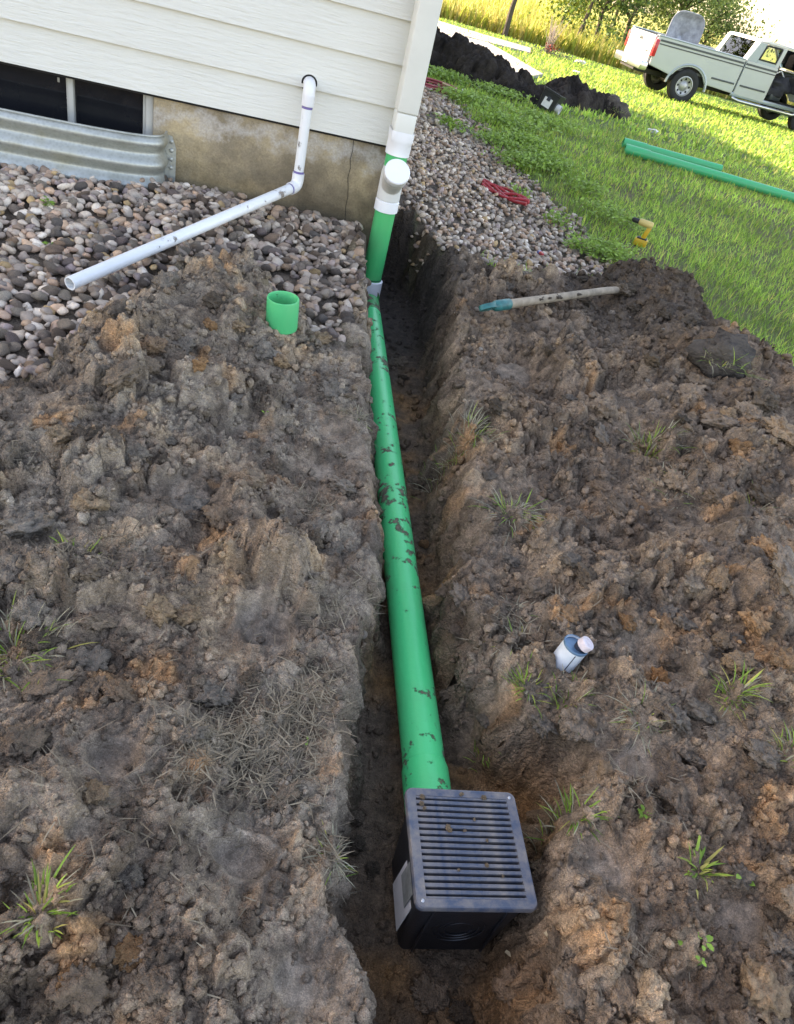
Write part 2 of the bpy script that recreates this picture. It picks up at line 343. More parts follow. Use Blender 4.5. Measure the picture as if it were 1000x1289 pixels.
class MB:
    """collects shapes into one bmesh"""
    def __init__(s): s.b = bmesh.new()
    def box(s, c, d, rot=None, bev=0, seg=2):
        r = bmesh.ops.create_cube(s.b, size=1); vs_ = r['verts']
        mt = Matrix.Translation(c) @ (rot.to_4x4() if rot is not None else Matrix()) @ Matrix.Diagonal((*d, 1))
        bmesh.ops.transform(s.b, matrix=mt, verts=vs_)
        if bev:
            es = list({e for v in vs_ for e in v.link_edges}); bmesh.ops.bevel(s.b, geom=es, offset=bev, segments=seg, affect='EDGES', profile=.5)
        return s
    def prism(s, poly, y0, y1, plane='xz', bev=0):
        """polygon extruded between y0 and y1"""
        mk = {'xz': lambda p, q: (p[0], q, p[1]), 'xy': lambda p, q: (p[0], p[1], q), 'yz': lambda p, q: (q, p[0], p[1])}[plane]
        a = [s.b.verts.new(mk(p, y0)) for p in poly]; c = [s.b.verts.new(mk(p, y1)) for p in poly]; n = len(poly)
        fs = [s.b.faces.new(a), s.b.faces.new(c[::-1])]
        for k in range(n): fs.append(s.b.faces.new((a[k], c[k], c[(k + 1) % n], a[(k + 1) % n])))
        if bev:
            es = [e for f in fs[:2] for e in f.edges]; bmesh.ops.bevel(s.b, geom=es, offset=bev, segments=2, affect='EDGES')
        return s
    def tube(s, pts, rad, n=16, cap=True, closed=False):
        pts = [Vector(p) for p in pts]; rings = []; m = len(pts); up = None
        for k, p in enumerate(pts):
            a = pts[(k - 1) % m] if (k or closed) else p; c = pts[(k + 1) % m] if (k < m - 1 or closed) else p
            t = (c - a).normalized()
            if up is None: up = t.orthogonal().normalized()
            else: up = (up - t * up.dot(t)); up = up.normalized() if up.length > 1e-6 else t.orthogonal().normalized()
            q = t.cross(up); r = rad[k] if isinstance(rad, (list, tuple)) else rad
            rings.append([s.b.verts.new(p + (up * math.cos(2 * math.pi * j / n) + q * math.sin(2 * math.pi * j / n)) * r) for j in range(n)])
        for k in range(m - (0 if closed else 1)):
            A, B = rings[k], rings[(k + 1) % m]
            for j in range(n): s.b.faces.new((A[j], A[(j + 1) % n], B[(j + 1) % n], B[j]))
        if cap and not closed: s.b.faces.new(rings[0][::-1]); s.b.faces.new(rings[-1])
        return s
    def lathe(s, prof, p, axis=(0, 0, 1), n=28, closed=False):
        """profile of (radius, height) turned round an axis through p"""
        ax = Vector(axis).normalized(); e = ax.orthogonal().normalized(); g = ax.cross(e); p = Vector(p); rings = []
        for r, h in prof:
            if r < 1e-6: rings.append([s.b.verts.new(p + ax * h)])
            else: rings.append([s.b.verts.new(p + ax * h + (e * math.cos(2 * math.pi * j / n) + g * math.sin(2 * math.pi * j / n)) * r) for j in range(n)])
        if closed: rings.append(rings[0])
        for A, B in zip(rings[:-1], rings[1:]):
            for j in range(n):
                q = [A[j % len(A)], A[(j + 1) % len(A)], B[(j + 1) % len(B)], B[j % len(B)]]; q = list(dict.fromkeys(q))
                if len(q) > 2:
                    try: s.b.faces.new(q)
                    except ValueError: pass
        return s
    def build(s, name, mat, parent=None, smooth=True, angle=40):
        bmesh.ops.recalc_face_normals(s.b, faces=s.b.faces[:])
        me = bpy.data.meshes.new(name); s.b.to_mesh(me); s.b.free()
        if smooth:
            me.polygons.foreach_set('use_smooth', [True] * len(me.polygons))
            me.set_sharp_from_angle(angle=math.radians(angle))
        if mat: me.materials.append(mat)
        return link(bpy.data.objects.new(name, me), parent)
def hollow(ro, ri, L): return [(ri, 0), (ro, 0), (ro, L), (ri, L)]
def bends(p0, p1, p2, r, n=8):
    """points of a rounded corner p0-p1-p2"""
    p0, p1, p2 = map(Vector, (p0, p1, p2)); a = p1 + (p0 - p1).normalized() * r; c = p1 + (p2 - p1).normalized() * r
    return [a.lerp(p1, t).lerp(p1.lerp(c, t), t) for t in [k / n for k in range(n + 1)]]

# ------------------------------------------------------------------ ground: one sheet to the horizon
def axis_y():
    ys = list(np.arange(-1.2, .3, .03)); y = .3
    while y < 6.6: ys.append(y); y += .0043 * max(1, y / 1.15)
    st = .04
    while y < 900: ys.append(y); st = max(st * 1.05, y * .012 if y < 40 else y * .05); y += st
    return np.array(ys)
YS = axis_y(); NXC = 700
U = np.linspace(-1, 1, NXC)
ext = np.cumsum(.06 * 1.32 ** np.arange(24)) ; ext = ext / ext[-1]
GXs = []
for yv in YS:
    w = 1.25 + .5 * max(yv, 0); c = .12 - .02 * max(min(yv, 8), 0)
    core = c + w * U; e = ext * 700
    GXs.append(np.concatenate([(core[0] - e)[::-1], core, core[-1] + e]))
X = np.array(GXs); Y = np.repeat(YS[:, None], X.shape[1], 1)
Z, LM = land(X.ravel(), Y.ravel())
Z = Z.reshape(X.shape)
xf, yf = X.ravel(), Y.ravel()
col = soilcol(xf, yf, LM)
lawn = mix(np.array([.16, .14, .07]), np.array([.13, .17, .05]), np.clip(.5 + fbm(xf, yf, .6, 3, 111), 0, 1)[:, None])
lawn = mix(lawn, np.array([.09, .15, .035]), sstep(8, 16, yf)[:, None])
fieldc = mix(np.array([.42, .36, .10]), np.array([.30, .33, .07]), np.clip(.5 + fbm(xf, yf, 6, 3, 112), 0, 1)[:, None])
lawn = mix(lawn, fieldc, sstep(33, 37, yf - .12 * xf)[:, None])
gcol = np.array([.16, .125, .095]) * np.clip(1 + .5 * fbm(xf, yf, .08, 3, 113), .4, 1.6)[:, None]
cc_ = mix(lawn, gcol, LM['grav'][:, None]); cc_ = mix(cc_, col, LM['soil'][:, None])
wet = np.clip(LM['soil'] * (LM['sm'] * .55 + .10 + .3 * LM['k'] + .35 * fbm(xf, yf, .25, 3, 114)), 0, .8)
jx = .010 * pn(xf / .04, yf / .04, 121) + .004 * pn(xf / .013, yf / .013, 123); jy = .010 * pn(xf / .04, yf / .04, 122) + .004 * pn(xf / .013, yf / .013, 124)
js = LM['soil'] * (.35 + LM['crumb'])
kz = LM['k'] * (1 - LM['k']) * 4; zr = Z.ravel()          # slumped, broken trench walls
wx_ = .030 * pn(xf / .11 + zr / .09, yf / .09 - zr / .13, 125) + .016 * pn(xf / .035 - zr / .03, yf / .035 + zr / .028, 126) + .007 * pn(xf / .014 + zr / .012, yf / .014 - zr / .013, 127)
V = np.stack([xf + jx * js + wx_ * kz, yf + jy * js + .6 * kz * .016 * pn(xf / .035 + zr / .03, yf / .04, 128), zr], 1)
ny, nx = X.shape; ii = (np.arange(ny - 1)[:, None] * nx + np.arange(nx - 1)[None]).ravel()
Q = np.stack([ii, ii + 1, ii + nx + 1, ii + nx], 1)
ground = link(bpy.data.objects.new('ground', npmesh('ground', V, Q, M['land'], cc_, True, {'wet': wet, 'slick': LM['sm'] * LM['soil']})))
tag(ground, 'dug brown soil, trench and lawn running to the horizon', None, None, 'structure')
del V, Q, ii, jx, jy, X, Y, Z, col, lawn, fieldc, gcol, cc_

# ------------------------------------------------------------------ lumps: clods, crumbs, stones
def ico(sub):
    b = bmesh.new(); bmesh.ops.create_icosphere(b, subdivisions=sub, radius=1); v = np.array([q.co[:] for q in b.verts]); f = np.array([[x.index for x in q.verts] for q in b.faces]); b.free(); return v, f
I1, I2, I3, I4 = ico(1), ico(2), ico(3), ico(4)
def rot_rand(n):
    q = RNG.normal(size=(n, 4)); q /= np.linalg.norm(q, axis=1)[:, None]; w, x, y, z = q.T
    return np.stack([1 - 2 * (y * y + z * z), 2 * (x * y - z * w), 2 * (x * z + y * w), 2 * (x * y + z * w), 1 - 2 * (x * x + z * z), 2 * (y * z - x * w), 2 * (x * z - y * w), 2 * (y * z + x * w), 1 - 2 * (x * x + y * y)], 1).reshape(n, 3, 3)
def rotz_tilt(n, tilt):
    a = RNG.uniform(0, 2 * np.pi, n); t = RNG.normal(0, tilt, n); u = RNG.normal(0, tilt, n)
    ca, sa = np.cos(a), np.sin(a); o = np.zeros(n); e = np.ones(n)
    Rz = np.stack([ca, -sa, o, sa, ca, o, o, o, e], 1).reshape(n, 3, 3)
    Rx = np.stack([e, o, o, o, np.cos(t), -np.sin(t), o, np.sin(t), np.cos(t)], 1).reshape(n, 3, 3)
    Ry = np.stack([np.cos(u), o, np.sin(u), o, e, o, -np.sin(u), o, np.cos(u)], 1).reshape(n, 3, 3)
    return Rx @ Ry @ Rz
def lumpshape(base, amp, freq, seed, rg=.0):
    v = base[0].copy(); out = []
    for p in v:
        q = Vector(p) * freq + Vector((seed * 7.1, seed * 3.3, seed))
        k = 1 + amp * (mnoise.noise(q) + .55 * mnoise.noise(q * 2.1) + .4 * abs(mnoise.noise(q * 4.3)) + rg * (.4 * mnoise.noise(q * 8) + .3 * abs(mnoise.noise(q * 15))))
        out.append(p * k)
    return np.array(out), base[1]
def scatter_mesh(shapes, P, S, Rm, cols, jitter=.0):
    """joins many copies of small shapes into one mesh"""
    n = len(P); pick = RNG.integers(0, len(shapes), n); VV, FF, CV = [], [], []; off = 0
    for k, (v, f) in enumerate(shapes):
        idx = np.nonzero(pick == k)[0]
        if not len(idx): continue
        w = np.einsum('nij,nvj->nvi', Rm[idx], v[None] * S[idx][:, None, :]) + P[idx][:, None, :]
        VV.append(w.reshape(-1, 3)); FF.append((f[None] + (np.arange(len(idx)) * len(v))[:, None, None]).reshape(-1, f.shape[1]) + off)
        CV.append(np.repeat(cols[idx], len(v), 0)); off += len(idx) * len(v)
    return np.concatenate(VV), np.concatenate(FF), np.concatenate(CV)
# crumbs, too many to count
n = 34000; px = RNG.uniform(-2.1, 2.3, n); py = .25 + 4.3 * RNG.uniform(0, 1, n) ** 1.5
px = px * np.clip(.45 + .25 * py, 0, 1) + .1
h, m = land(px, py); keep = (m['soil'] > .5) & (RNG.uniform(0, 1, n) < np.clip(m['crumb'] * .8 + .05, 0, 1) * np.where(m['k'] > .4, .45, 1)); px, py = px[keep], py[keep]
h, m = land(px, py); n = len(px)
r = .0038 * (1 - RNG.uniform(0, .985, n)) ** -.52; r = np.clip(r, .0030, .010) * np.clip(.7 + .22 * py, .9, 1.5)
S = r[:, None] * RNG.uniform(.7, 1.3, (n, 3)); P = np.stack([px, py, h + r * .12], 1)
cc_ = soilcol(px, py, m) * RNG.uniform(.82, 1.16, (n, 1)); Rm = rot_rand(n)
def joinparts(ps):
    off = 0; VV, FF, CV = [], [], []
    for v, f, c in ps: VV.append(v); FF.append(f + off); CV.append(c); off += len(v)
    return np.concatenate(VV), np.concatenate(FF), np.concatenate(CV)
bg_ = r > np.quantile(r, .66); sm_ = ~bg_
v, f, c = joinparts([scatter_mesh([lumpshape(q_, .8, 1.5, k, .8) for k in range(10)], P[w_], S[w_], Rm[w_], cc_[w_]) for q_, w_ in ((I2, bg_), (I1, sm_))])
o = link(bpy.data.objects.new('soil_crumbs', npmesh('soil_crumbs', v, f, M['crumbs'], c, True)), ground); tag(o, kind='stuff')
# larger clods one by one
def clodmat():
    m, nt, b = newmat('soil clod'); co = texco(nt); oi = N(nt, 'ShaderNodeObjectInfo')
    n1 = noise(nt, co, 2.2, 6, .65); n2 = noise(nt, co, 9, 5, .65); vo = N(nt, 'ShaderNodeTexVoronoi', Scale=7.); nt.links.new(co, vo.inputs['Vector'])
    v = ramp(nt, n1, [(.3, (.62, .62, .62)), (.7, (1.3, 1.28, 1.25))]); nt.links.new(mixc(nt, 1., oi.outputs['Color'], v, 'MULTIPLY'), b.inputs['Base Color']); b.inputs['Roughness'].default_value = .93; b.inputs['Specular IOR Level'].default_value = .3
    hh = N(nt, 'ShaderNodeMath', operation='MULTIPLY_ADD'); nt.links.new(vo.outputs['Distance'], hh.inputs[0]); hh.inputs[1].default_value = -.8; nt.links.new(n2, hh.inputs[2]); bump(nt, b, hh.outputs[0], .010); return m
CLM = clodmat(); CLK = np.array([[.9, .95, 1.], [1., .95, .9], [.55, .53, .5], [1.3, 1.15, .95], [1.35, .95, .6]])
CLMESH = []
for k in range(25):
    v, f = lumpshape(I4, .55, 1.1 + .35 * (k % 3), 40 + k, 1.1); v = v * (1.15 - .55 * np.array([mnoise.voronoi(Vector(q) * 2.1 + Vector((k, 2, 5)))[0][0] for q in v]))[:, None]; v = v * np.array([1, .8 + .3 * random.random(), .6 + .25 * random.random()])
    CLMESH.append(npmesh('clod', v, f, CLM))
def clod(p, r, kind, sq=1.0, sink=.35):
    me = CLMESH[kind + 5 * random.randrange(5)]; o = bpy.data.objects.new('clod', me); o.location = (p[0], p[1], p[2] + r * (.6 - sink) * sq)
    o.scale = (r * random.uniform(.85, 1.2), r * random.uniform(.85, 1.2), r * sq); o.rotation_euler = (random.uniform(-.4, .4), random.uniform(-.4, .4), random.uniform(0, 6.28))
    xx, yy = np.array([p[0]]), np.array([p[1]]); cq = soilcol(xx, yy, land(xx, yy)[1])[0] * .5 + np.array([.275, .225, .172]) * .5; o.color = (*(cq * CLK[kind]), 1); return link(o, ground)
BIG = [(212, 550, .035, 0), (205, 575, .02, 2), (235, 635, .06, 0), (250, 455, .035, 4), (265, 405, .035, 4), (300, 405, .04, 3), (270, 375, .05, 2), (230, 430, .05, 0), (155, 470, .07, 1), (185, 455, .05, 1), (75, 545, .045, 3), (35, 660, .08, 0), (10, 720, .07, 0),
       (320, 600, .05, 1), (345, 580, .04, 1), (300, 500, .04, 0), (60, 860, .05, 1), (110, 830, .05, 0), (150, 870, .04, 1), (30, 930, .05, 1), (350, 430, .03, 0), (390, 430, .03, 0), (330, 440, .04, 0),
       (100, 1240, .04, 1), (60, 1250, .035, 1), (170, 1190, .035, 4), (95, 1220, .03, 4), (30, 1280, .035, 1), (200, 1230, .04, 1), (270, 870, .05, 0), (240, 920, .04, 0), (470, 1090, .025, 2), (450, 1060, .03, 2),
       (965, 690, .075, 3), (990, 720, .08, 0), (905, 725, .045, 3), (870, 730, .04, 0), (860, 495, .10, 1), (900, 530, .10, 1), (940, 520, .09, 1), (820, 450, .06, 2), (880, 480, .07, 1), (840, 395, .08, 2), (870, 400, .07, 2), (800, 385, .06, 2), (960, 500, .10, 2), (985, 540, .1, 1), (930, 560, .06, 4), (680, 903, .06, 0), (728, 905, .05, 0), (705, 555, .022, 4), (690, 560, .02, 3),
       (735, 375, .05, 2), (710, 370, .04, 2), (690, 378, .04, 2), (770, 415, .04, 1), (800, 420, .05, 1), (850, 900, .05, 0), (880, 890, .05, 0), (905, 920, .05, 0), (870, 950, .04, 0), (960, 945, .05, 0), (820, 880, .04, 1), (790, 780, .04, 4), (830, 850, .04, 4), (770, 830, .03, 1), (800, 700, .04, 1), (680, 680, .05, 1), (640, 700, .04, 0),
       (860, 780, .04, 0), (950, 780, .05, 3), (990, 830, .06, 3), (930, 830, .05, 3), (780, 640, .05, 1), (750, 610, .04, 1), (900, 620, .06, 1), (850, 600, .05, 1), (960, 620, .07, 2), (720, 700, .04, 0), (620, 660, .03, 1), (590, 700, .03, 1), (575, 790, .03, 1), (610, 900, .03, 0), (560, 870, .025, 1),
       (700, 1180, .03, 1), (640, 1240, .05, 1), (540, 1250, .045, 1), (580, 1270, .04, 2), (720, 1240, .05, 1), (780, 1250, .05, 1), (850, 1230, .04, 1), (930, 1100, .04, 0), (980, 1180, .05, 0), (905, 1180, .035, 1), (520, 600, .03, 1), (535, 680, .03, 4), (560, 740, .03, 1), (510, 470, .03, 2), (540, 430, .03, 2)]
for (a, b, r, kd) in BIG: clod(atg(a, b + 6), r * .72, kd, .8)
n = 0
while n < 190:
    x, y = random.uniform(-1.6, 2.0), .3 + 4.3 * random.random() ** 1.3
    h, m = land(np.array([x]), np.array([y]), False)
    if m['soil'][0] < .7 or m['sm'][0] > .3 or math.hypot(x - .49, y - 1.33) < .09 or (abs(y - 3.6 - .9 * (x - .45)) < .12 and x > 0) or random.random() > m['crumb'][0] or (m['k'][0] > .3 and random.random() < .7): continue
    k = random.choice((0, 1, 1, 2, 3) if x > 0 else (0, 0, 1, 2, 3))
    clod((x, y, float(h[0])), random.uniform(.018, .045), k, .8); n += 1

# gravel
def gravel(xr, yr, n, which, size, seed):
    px = RNG.uniform(*xr, n); py = RNG.uniform(*yr, n); h, m = land(px, py, False)
    k = (m[which] > .08 + .42 * RNG.uniform(0, 1, n)) & (m['hd'] > .03); return px[k], py[k], h[k], {q: w[k] for q, w in m.items()}
PAL = np.array([1.36, 1.2, 1.04]) * np.array([[.30, .27, .25], [.42, .39, .36], [.55, .52, .48], [.24, .19, .16], [.36, .27, .22], [.45, .33, .25], [.20, .19, .19], [.33, .29, .27], [.50, .44, .38], [.28, .24, .25], [.62, .60, .57], [.40, .30, .17], [.16, .14, .13]])
PW = np.array([3, 3.4, 1.8, 1.8, 2.6, 1.6, .8, 3, 1.8, 1.6, .8, .7, .35]); PW = PW / PW.sum()
stone_shapes = [lumpshape(I1, .48, 1.0, 70 + k) for k in range(12)]
gravel_bed = empty('gravel_bed', (0, 0, 0)); tag(gravel_bed, 'beds of mixed river stones along the house walls', None, None, 'structure')
GX_ = []
for xr, yr, nn, wh, sz in (((-3.4, -.4), (1.1, 4.1), 9500, 'gl', .0165), ((-1.9, 1.1), (4.0, 8.0), 8200, 'gr', .0150), ((-2.9, .8), (8.0, 12.2), 3200, 'gr', .022)):
    px, py, h, m = gravel(xr, yr, nn, wh, sz, 0); n = len(px)
    r = sz * RNG.uniform(.6, 1.5, n); S = np.stack([r * RNG.uniform(1., 1.5, n), r * RNG.uniform(.8, 1.1, n), r * RNG.uniform(.55, .8, n)], 1)
    lay = RNG.uniform(0, 1, n); P = np.stack([px, py, h + .004 + lay * .026], 1)
    c = PAL[RNG.choice(len(PAL), n, p=PW)] * RNG.uniform(.75, 1.2, (n, 1))
    dirt = np.clip(1.2 - m[wh] + .3 * fbm(px, py, .3, 3, 131) + np.where(m['s'] > 0, .55 * sstep(1.3, .5, m['s']), 0), 0, .85)[:, None]   # stones smeared with spoil
    c = mix(c, np.array([.19, .15, .115]) * RNG.uniform(.7, 1.3, (n, 1)), dirt * RNG.uniform(.3, 1, (n, 1)))
    GX_.append((P, S, c, rotz_tilt(n, .35), np.hypot(np.hypot(px, py), 1.3), lay))
P, S, c, Rm, dist, lay = [np.concatenate(q) for q in zip(*GX_)]
vis = S[:, 0] / dist + np.where(lay > .55, .02, 0) + np.where((P[:, 0] < -2.3) | (P[:, 1] < 1.9), -.05, 0)
order = np.argsort(-vis); big, rest = order[:300], order[300:]
nr_ = rest[P[rest][:, 1] < 4.1]; fr_ = rest[P[rest][:, 1] >= 4.1]
def joinparts(ps):
    off = 0; VV, FF, CV = [], [], []
    for v, f, c in ps: VV.append(v); FF.append(f + off); CV.append(c); off += len(v)
    return np.concatenate(VV), np.concatenate(FF), np.concatenate(CV)
v, f, cv = joinparts([scatter_mesh([lumpshape(I2, .44, 1.0, 110 + k, .3) for k in range(12)], P[nr_], S[nr_], Rm[nr_], c[nr_]), scatter_mesh(stone_shapes, P[fr_], S[fr_], Rm[fr_], c[fr_])])
o = link(bpy.data.objects.new('gravel', npmesh('gravel', v, f, M['stones'], cv)), gravel_bed); tag(o, kind='stuff')
STM = []
for k in range(13):
    sv, sf = lumpshape(I2, .40, 1.0, 90 + k, .3)
    STM.append(npmesh('stone', sv, sf, plain('stone ' + str(k), tuple(PAL[k]), .62, 0, .22, 6, (14, .1))))
for q in big:
    o = bpy.data.objects.new('stone', STM[int(np.argmin(np.abs(PAL - c[q]).sum(1) + RNG.uniform(0, .12, 13)))])
    o.matrix_world = Matrix.Translation(P[q]) @ Matrix(Rm[q].tolist()).to_4x4() @ Matrix.Diagonal((*[float(t) for t in S[q]], 1)); link(o, gravel_bed)

# ------------------------------------------------------------------ blades and leaves
def blades(P, L, W, az, lean, bend, cols, segs=2):
    """grass blades: base points, length, width, direction, lean angle, extra bend"""
    n = len(P); t = np.linspace(0, 1, segs + 1); VV = []
    side = np.stack([-np.sin(az), np.cos(az), np.zeros(n)], 1); fw = np.stack([np.cos(az), np.sin(az), np.zeros(n)], 1)
    pos = P.copy(); pts = [pos.copy()]
    for k in range(segs):
        a = lean + bend * (k + .5) / segs; pos = pos + (fw * np.sin(a)[:, None] + np.array([0, 0, 1.]) * np.cos(a)[:, None]) * (L / segs)[:, None]; pts.append(pos.copy())
    rows = []
    for k in range(segs): 
        w = (W * (1 - .55 * (k / segs) ** 1.5))[:, None] * .5; rows += [pts[k] - side * w, pts[k] + side * w]
    rows.append(pts[-1]); V = np.stack(rows, 1); nv = V.shape[1]; F_ = []
    for k in range(segs - 1): F_ += [[2 * k, 2 * k + 1, 2 * k + 3], [2 * k, 2 * k + 3, 2 * k + 2]]
    F_.append([2 * segs - 2, 2 * segs - 1, 2 * segs]); F_ = np.array(F_)
    return V.reshape(-1, 3), (F_[None] + (np.arange(n) * nv)[:, None, None]).reshape(-1, 3), np.repeat(cols, nv, 0)
GREENS = np.array([2.6, 2.2, 1.7]) * np.array([[.09, .19, .035], [.13, .25, .05], [.17, .29, .06], [.20, .28, .07], [.07, .14, .03], [.27, .28, .10]])
def gcols(n, w=(3, 4, 3, 2, 2, 1), k=1.0):
    w = np.array(w, float); return GREENS[RNG.choice(6, n, p=w / w.sum())] * RNG.uniform(.7, 1.25, (n, 1)) * k
def lawn(n, xr, yr, Lr, Wr, fn=None, thin=.0):
    py = RNG.uniform(*yr, n); px = RNG.uniform(xr[0], xr[1], n) if not fn else fn(py, RNG.uniform(0, 1, n))
    h, m = land(px, py, False); d = (1 - m['soil']) * (1 - sstep(.35, .95, m['grav']))
    d = d * np.clip(.8 + .7 * fbm(px, py, .5, 3, 141), .45, 1)
    k = (RNG.uniform(0, 1, n) < d) & (m['hd'] > .1); px, py, h = px[k], py[k], h[k]; n = len(px)
    pat = np.clip(.5 + .8 * fbm(px, py, 1.1, 3, 142), 0, 1)[:, None]
    c = gcols(n) * mix(.75, 1.25, pat)
    return blades(np.stack([px, py, h - .004], 1), RNG.uniform(*Lr, n), RNG.uniform(*Wr, n), RNG.uniform(0, 6.28, n), np.abs(RNG.normal(.35, .3, n)), RNG.uniform(.1, 1.1, n), c)
parts = [lawn(56000, 0, (3.2, 7.5), (.035, .095), (.003, .0065), lambda y, u: -.1 + u * (1.8 + .55 * y)),
         lawn(38000, 0, (7.5, 12.5), (.045, .10), (.006, .012), lambda y, u: -1.6 + u * (2.8 + .5 * y)),
         lawn(34000, 0, (12.5, 32), (.06, .12), (.02, .035), lambda y, u: -.16 * y + u * (.7 * y))]
def joinparts(ps):
    off = 0; VV, FF, CV = [], [], []
    for v, f, c in ps: VV.append(v); FF.append(f + off); CV.append(c); off += len(v)
    return np.concatenate(VV), np.concatenate(FF), np.concatenate(CV)
v, f, c = joinparts(parts)
o = link(bpy.data.objects.new('lawn_grass', npmesh('lawn_grass', v, f, M['blade'], c, False))); tag(o, 'short green lawn grass covering the yard', 'grass', None, 'stuff')
# broad-leaved weeds creeping over the stones beside the lawn
def leafquads(P, size, cols, up=.5):
    n = len(P); Rm = rotz_tilt(n, up); q = np.array([[-.5, 0, 0], [0, -.32, .06], [.5, 0, 0], [0, .32, .06]])
    w = np.einsum('nij,nvj->nvi', Rm, q[None] * size[:, None, None]) + P[:, None, :]
    return w.reshape(-1, 3), np.arange(4 * n).reshape(n, 4), np.repeat(cols, 4, 0)
WP = []
for (a, b, r, k) in [(560, 100, .45, 260), (590, 130, .5, 300), (625, 120, .6, 300), (640, 160, .5, 320), (620, 185, .35, 200), (650, 210, .3, 240), (690, 215, .35, 260), (680, 205, .3, 220), (668, 190, .3, 180), (660, 185, .3, 200), (735, 245, .28, 200), (700, 290, .14, 90), (745, 325, .2, 200), (770, 330, .22, 200), (790, 290, .25, 160), (720, 320, .1, 60), (565, 165, .2, 100), (600, 95, .6, 300), (690, 160, .6, 300), (755, 275, .25, 120), (650, 255, .12, 50)]:
    k *= 2; p = atg(a, b); q = RNG.normal(0, r * .42, (k, 2)); x, y = p.x + q[:, 0], p.y + q[:, 1]; hh = land(x, y, False)[0]
    WP.append(np.stack([x, y, hh + RNG.uniform(.04, .12, k)], 1))
P = np.concatenate(WP); sz = RNG.uniform(.026, .05, len(P)) * np.clip(P[:, 1] / 7, .8, 1.6)
v, f, c = leafquads(P, sz, np.array([[.30, .46, .09], ]) * RNG.uniform(.6, 1.15, (len(P), 1)), .5)
o = link(bpy.data.objects.new('ground_weeds', npmesh('ground_weeds', v, f, M['leaf'], c, False))); tag(o, 'bright yellow-green creeping weeds spreading over gravel edge', 'weeds', None, 'stuff')
# dead grass trodden into the mud
SP = []
for (a, b, r, k) in [(330, 960, .14, 650), (290, 930, .1, 360), (370, 900, .09, 380), (410, 770, .07, 200), (240, 960, .07, 130), (400, 860, .07, 160), (420, 1070, .05, 120), (390, 640, .1, 160), (440, 520, .07, 130), (80, 690, .12, 160), (360, 520, .15, 120), (150, 700, .1, 100), (640, 800, .09, 120), (700, 760, .1, 70), (600, 520, .08, 120), (650, 640, .07, 100), (800, 980, .1, 90), (460, 740, .05, 60), (30, 560, .1, 90), (850, 620, .12, 80), (700, 620, .3, 120), (250, 760, .3, 160), (850, 850, .3, 120), (180, 1050, .2, 120), (800, 1180, .15, 40)]:
    p = atg(a, b); q = RNG.normal(0, r * .5, (k, 2)); x, y = p.x + q[:, 0], p.y + q[:, 1]; hh, m = land(x, y); ok = (m['soil'] > .5) & (m['k'] < .55); SP.append(np.stack([x, y, hh + .003], 1)[ok])
P = np.concatenate(SP); n = len(P)
v, f, c = blades(P, RNG.uniform(.018, .055, n), RNG.uniform(.0014, .0032, n), RNG.uniform(0, 6.28, n), RNG.uniform(1.15, 1.5, n), RNG.uniform(-.3, .5, n), np.array([[.27, .22, .15]]) * RNG.uniform(.35, 1.25, (n, 1)), 2)
o = link(bpy.data.objects.new('dead_grass', npmesh('dead_grass', v, f, M['straw'], c, False))); tag(o, 'muddy dead grass litter trodden into the soil', 'dead grass', None, 'stuff')

# ------------------------------------------------------------------ house
def wallmat(name, c):
    m, nt, b = newmat(name); co = texco(nt)
    mp = N(nt, 'ShaderNodeMapping'); mp.inputs['Rotation'].default_value = (0, 0, AZ - math.pi / 2); mp.inputs['Scale'].default_value = (1, 1, 9); nt.links.new(co, mp.inputs[0])
    g = noise(nt, mp.outputs[0], 9, 8, .62); d = noise(nt, co, 2.2, 5)
    nt.links.new(ramp(nt, d, [(.3, tuple(v * .93 for v in c)), (.72, c)]), b.inputs['Base Color']); b.inputs['Roughness'].default_value = .55
    bump(nt, b, g, .006); return m
M['siding'] = wallmat('cream siding', (.71, .70, .63)); M['trim'] = plain('cream trim', (.71, .70, .63), .5, 0, .04, 5)
M['spout'] = plain('cream downspout', (.70, .70, .64), .38, 0, .04, 7); M['caulk'] = plain('yellowed caulk', (.72, .70, .52), .6, 0, .1, 30)
def concrete():
    m, nt, b = newmat('old concrete'); co = texco(nt)
    big = noise(nt, co, 2.6, 5, .6); mid = noise(nt, co, 11, 6, .65); fi = noise(nt, co, 120, 5)
    c1 = ramp(nt, big, [(.30, (.15, .12, .080)), (.46, (.27, .215, .14)), (.60, (.44, .345, .205)), (.8, (.37, .31, .22))])
    sep = N(nt, 'ShaderNodeSeparateXYZ'); nt.links.new(co, sep.inputs[0])
    # darker band low down on the wall, pale lime bloom under the siding
    mm = N(nt, 'ShaderNodeMath', operation='MULTIPLY_ADD'); nt.links.new(mid, mm.inputs[0]); mm.inputs[1].default_value = .35; nt.links.new(sep.outputs[2], mm.inputs[2])
    low_tone = ramp(nt, mm.outputs[0], [(.36, (.5, .47, .42)), (.60, (1, 1, 1))])
    lime = ramp(nt, mm.outputs[0], [(.60, (0, 0, 0)), (.66, (.6, .6, .6)), (.72, (0, 0, 0))])
    c2 = mixc(nt, 1.0, c1, low_tone, 'MULTIPLY'); c3 = mixc(nt, lime, c2, (.50, .47, .43))
    sp = ramp(nt, fi, [(.3, (.8, .8, .8)), (.7, (1.12, 1.12, 1.12))])
    nt.links.new(mixc(nt, 1.0, c3, sp, 'MULTIPLY'), b.inputs['Base Color']); b.inputs['Roughness'].default_value = .85
    h = N(nt, 'ShaderNodeMath', operation='MULTIPLY_ADD'); nt.links.new(mid, h.inputs[0]); h.inputs[1].default_value = 2.; nt.links.new(fi, h.inputs[2]); bump(nt, b, h.outputs[0], .004); return m
M['concrete'] = concrete()
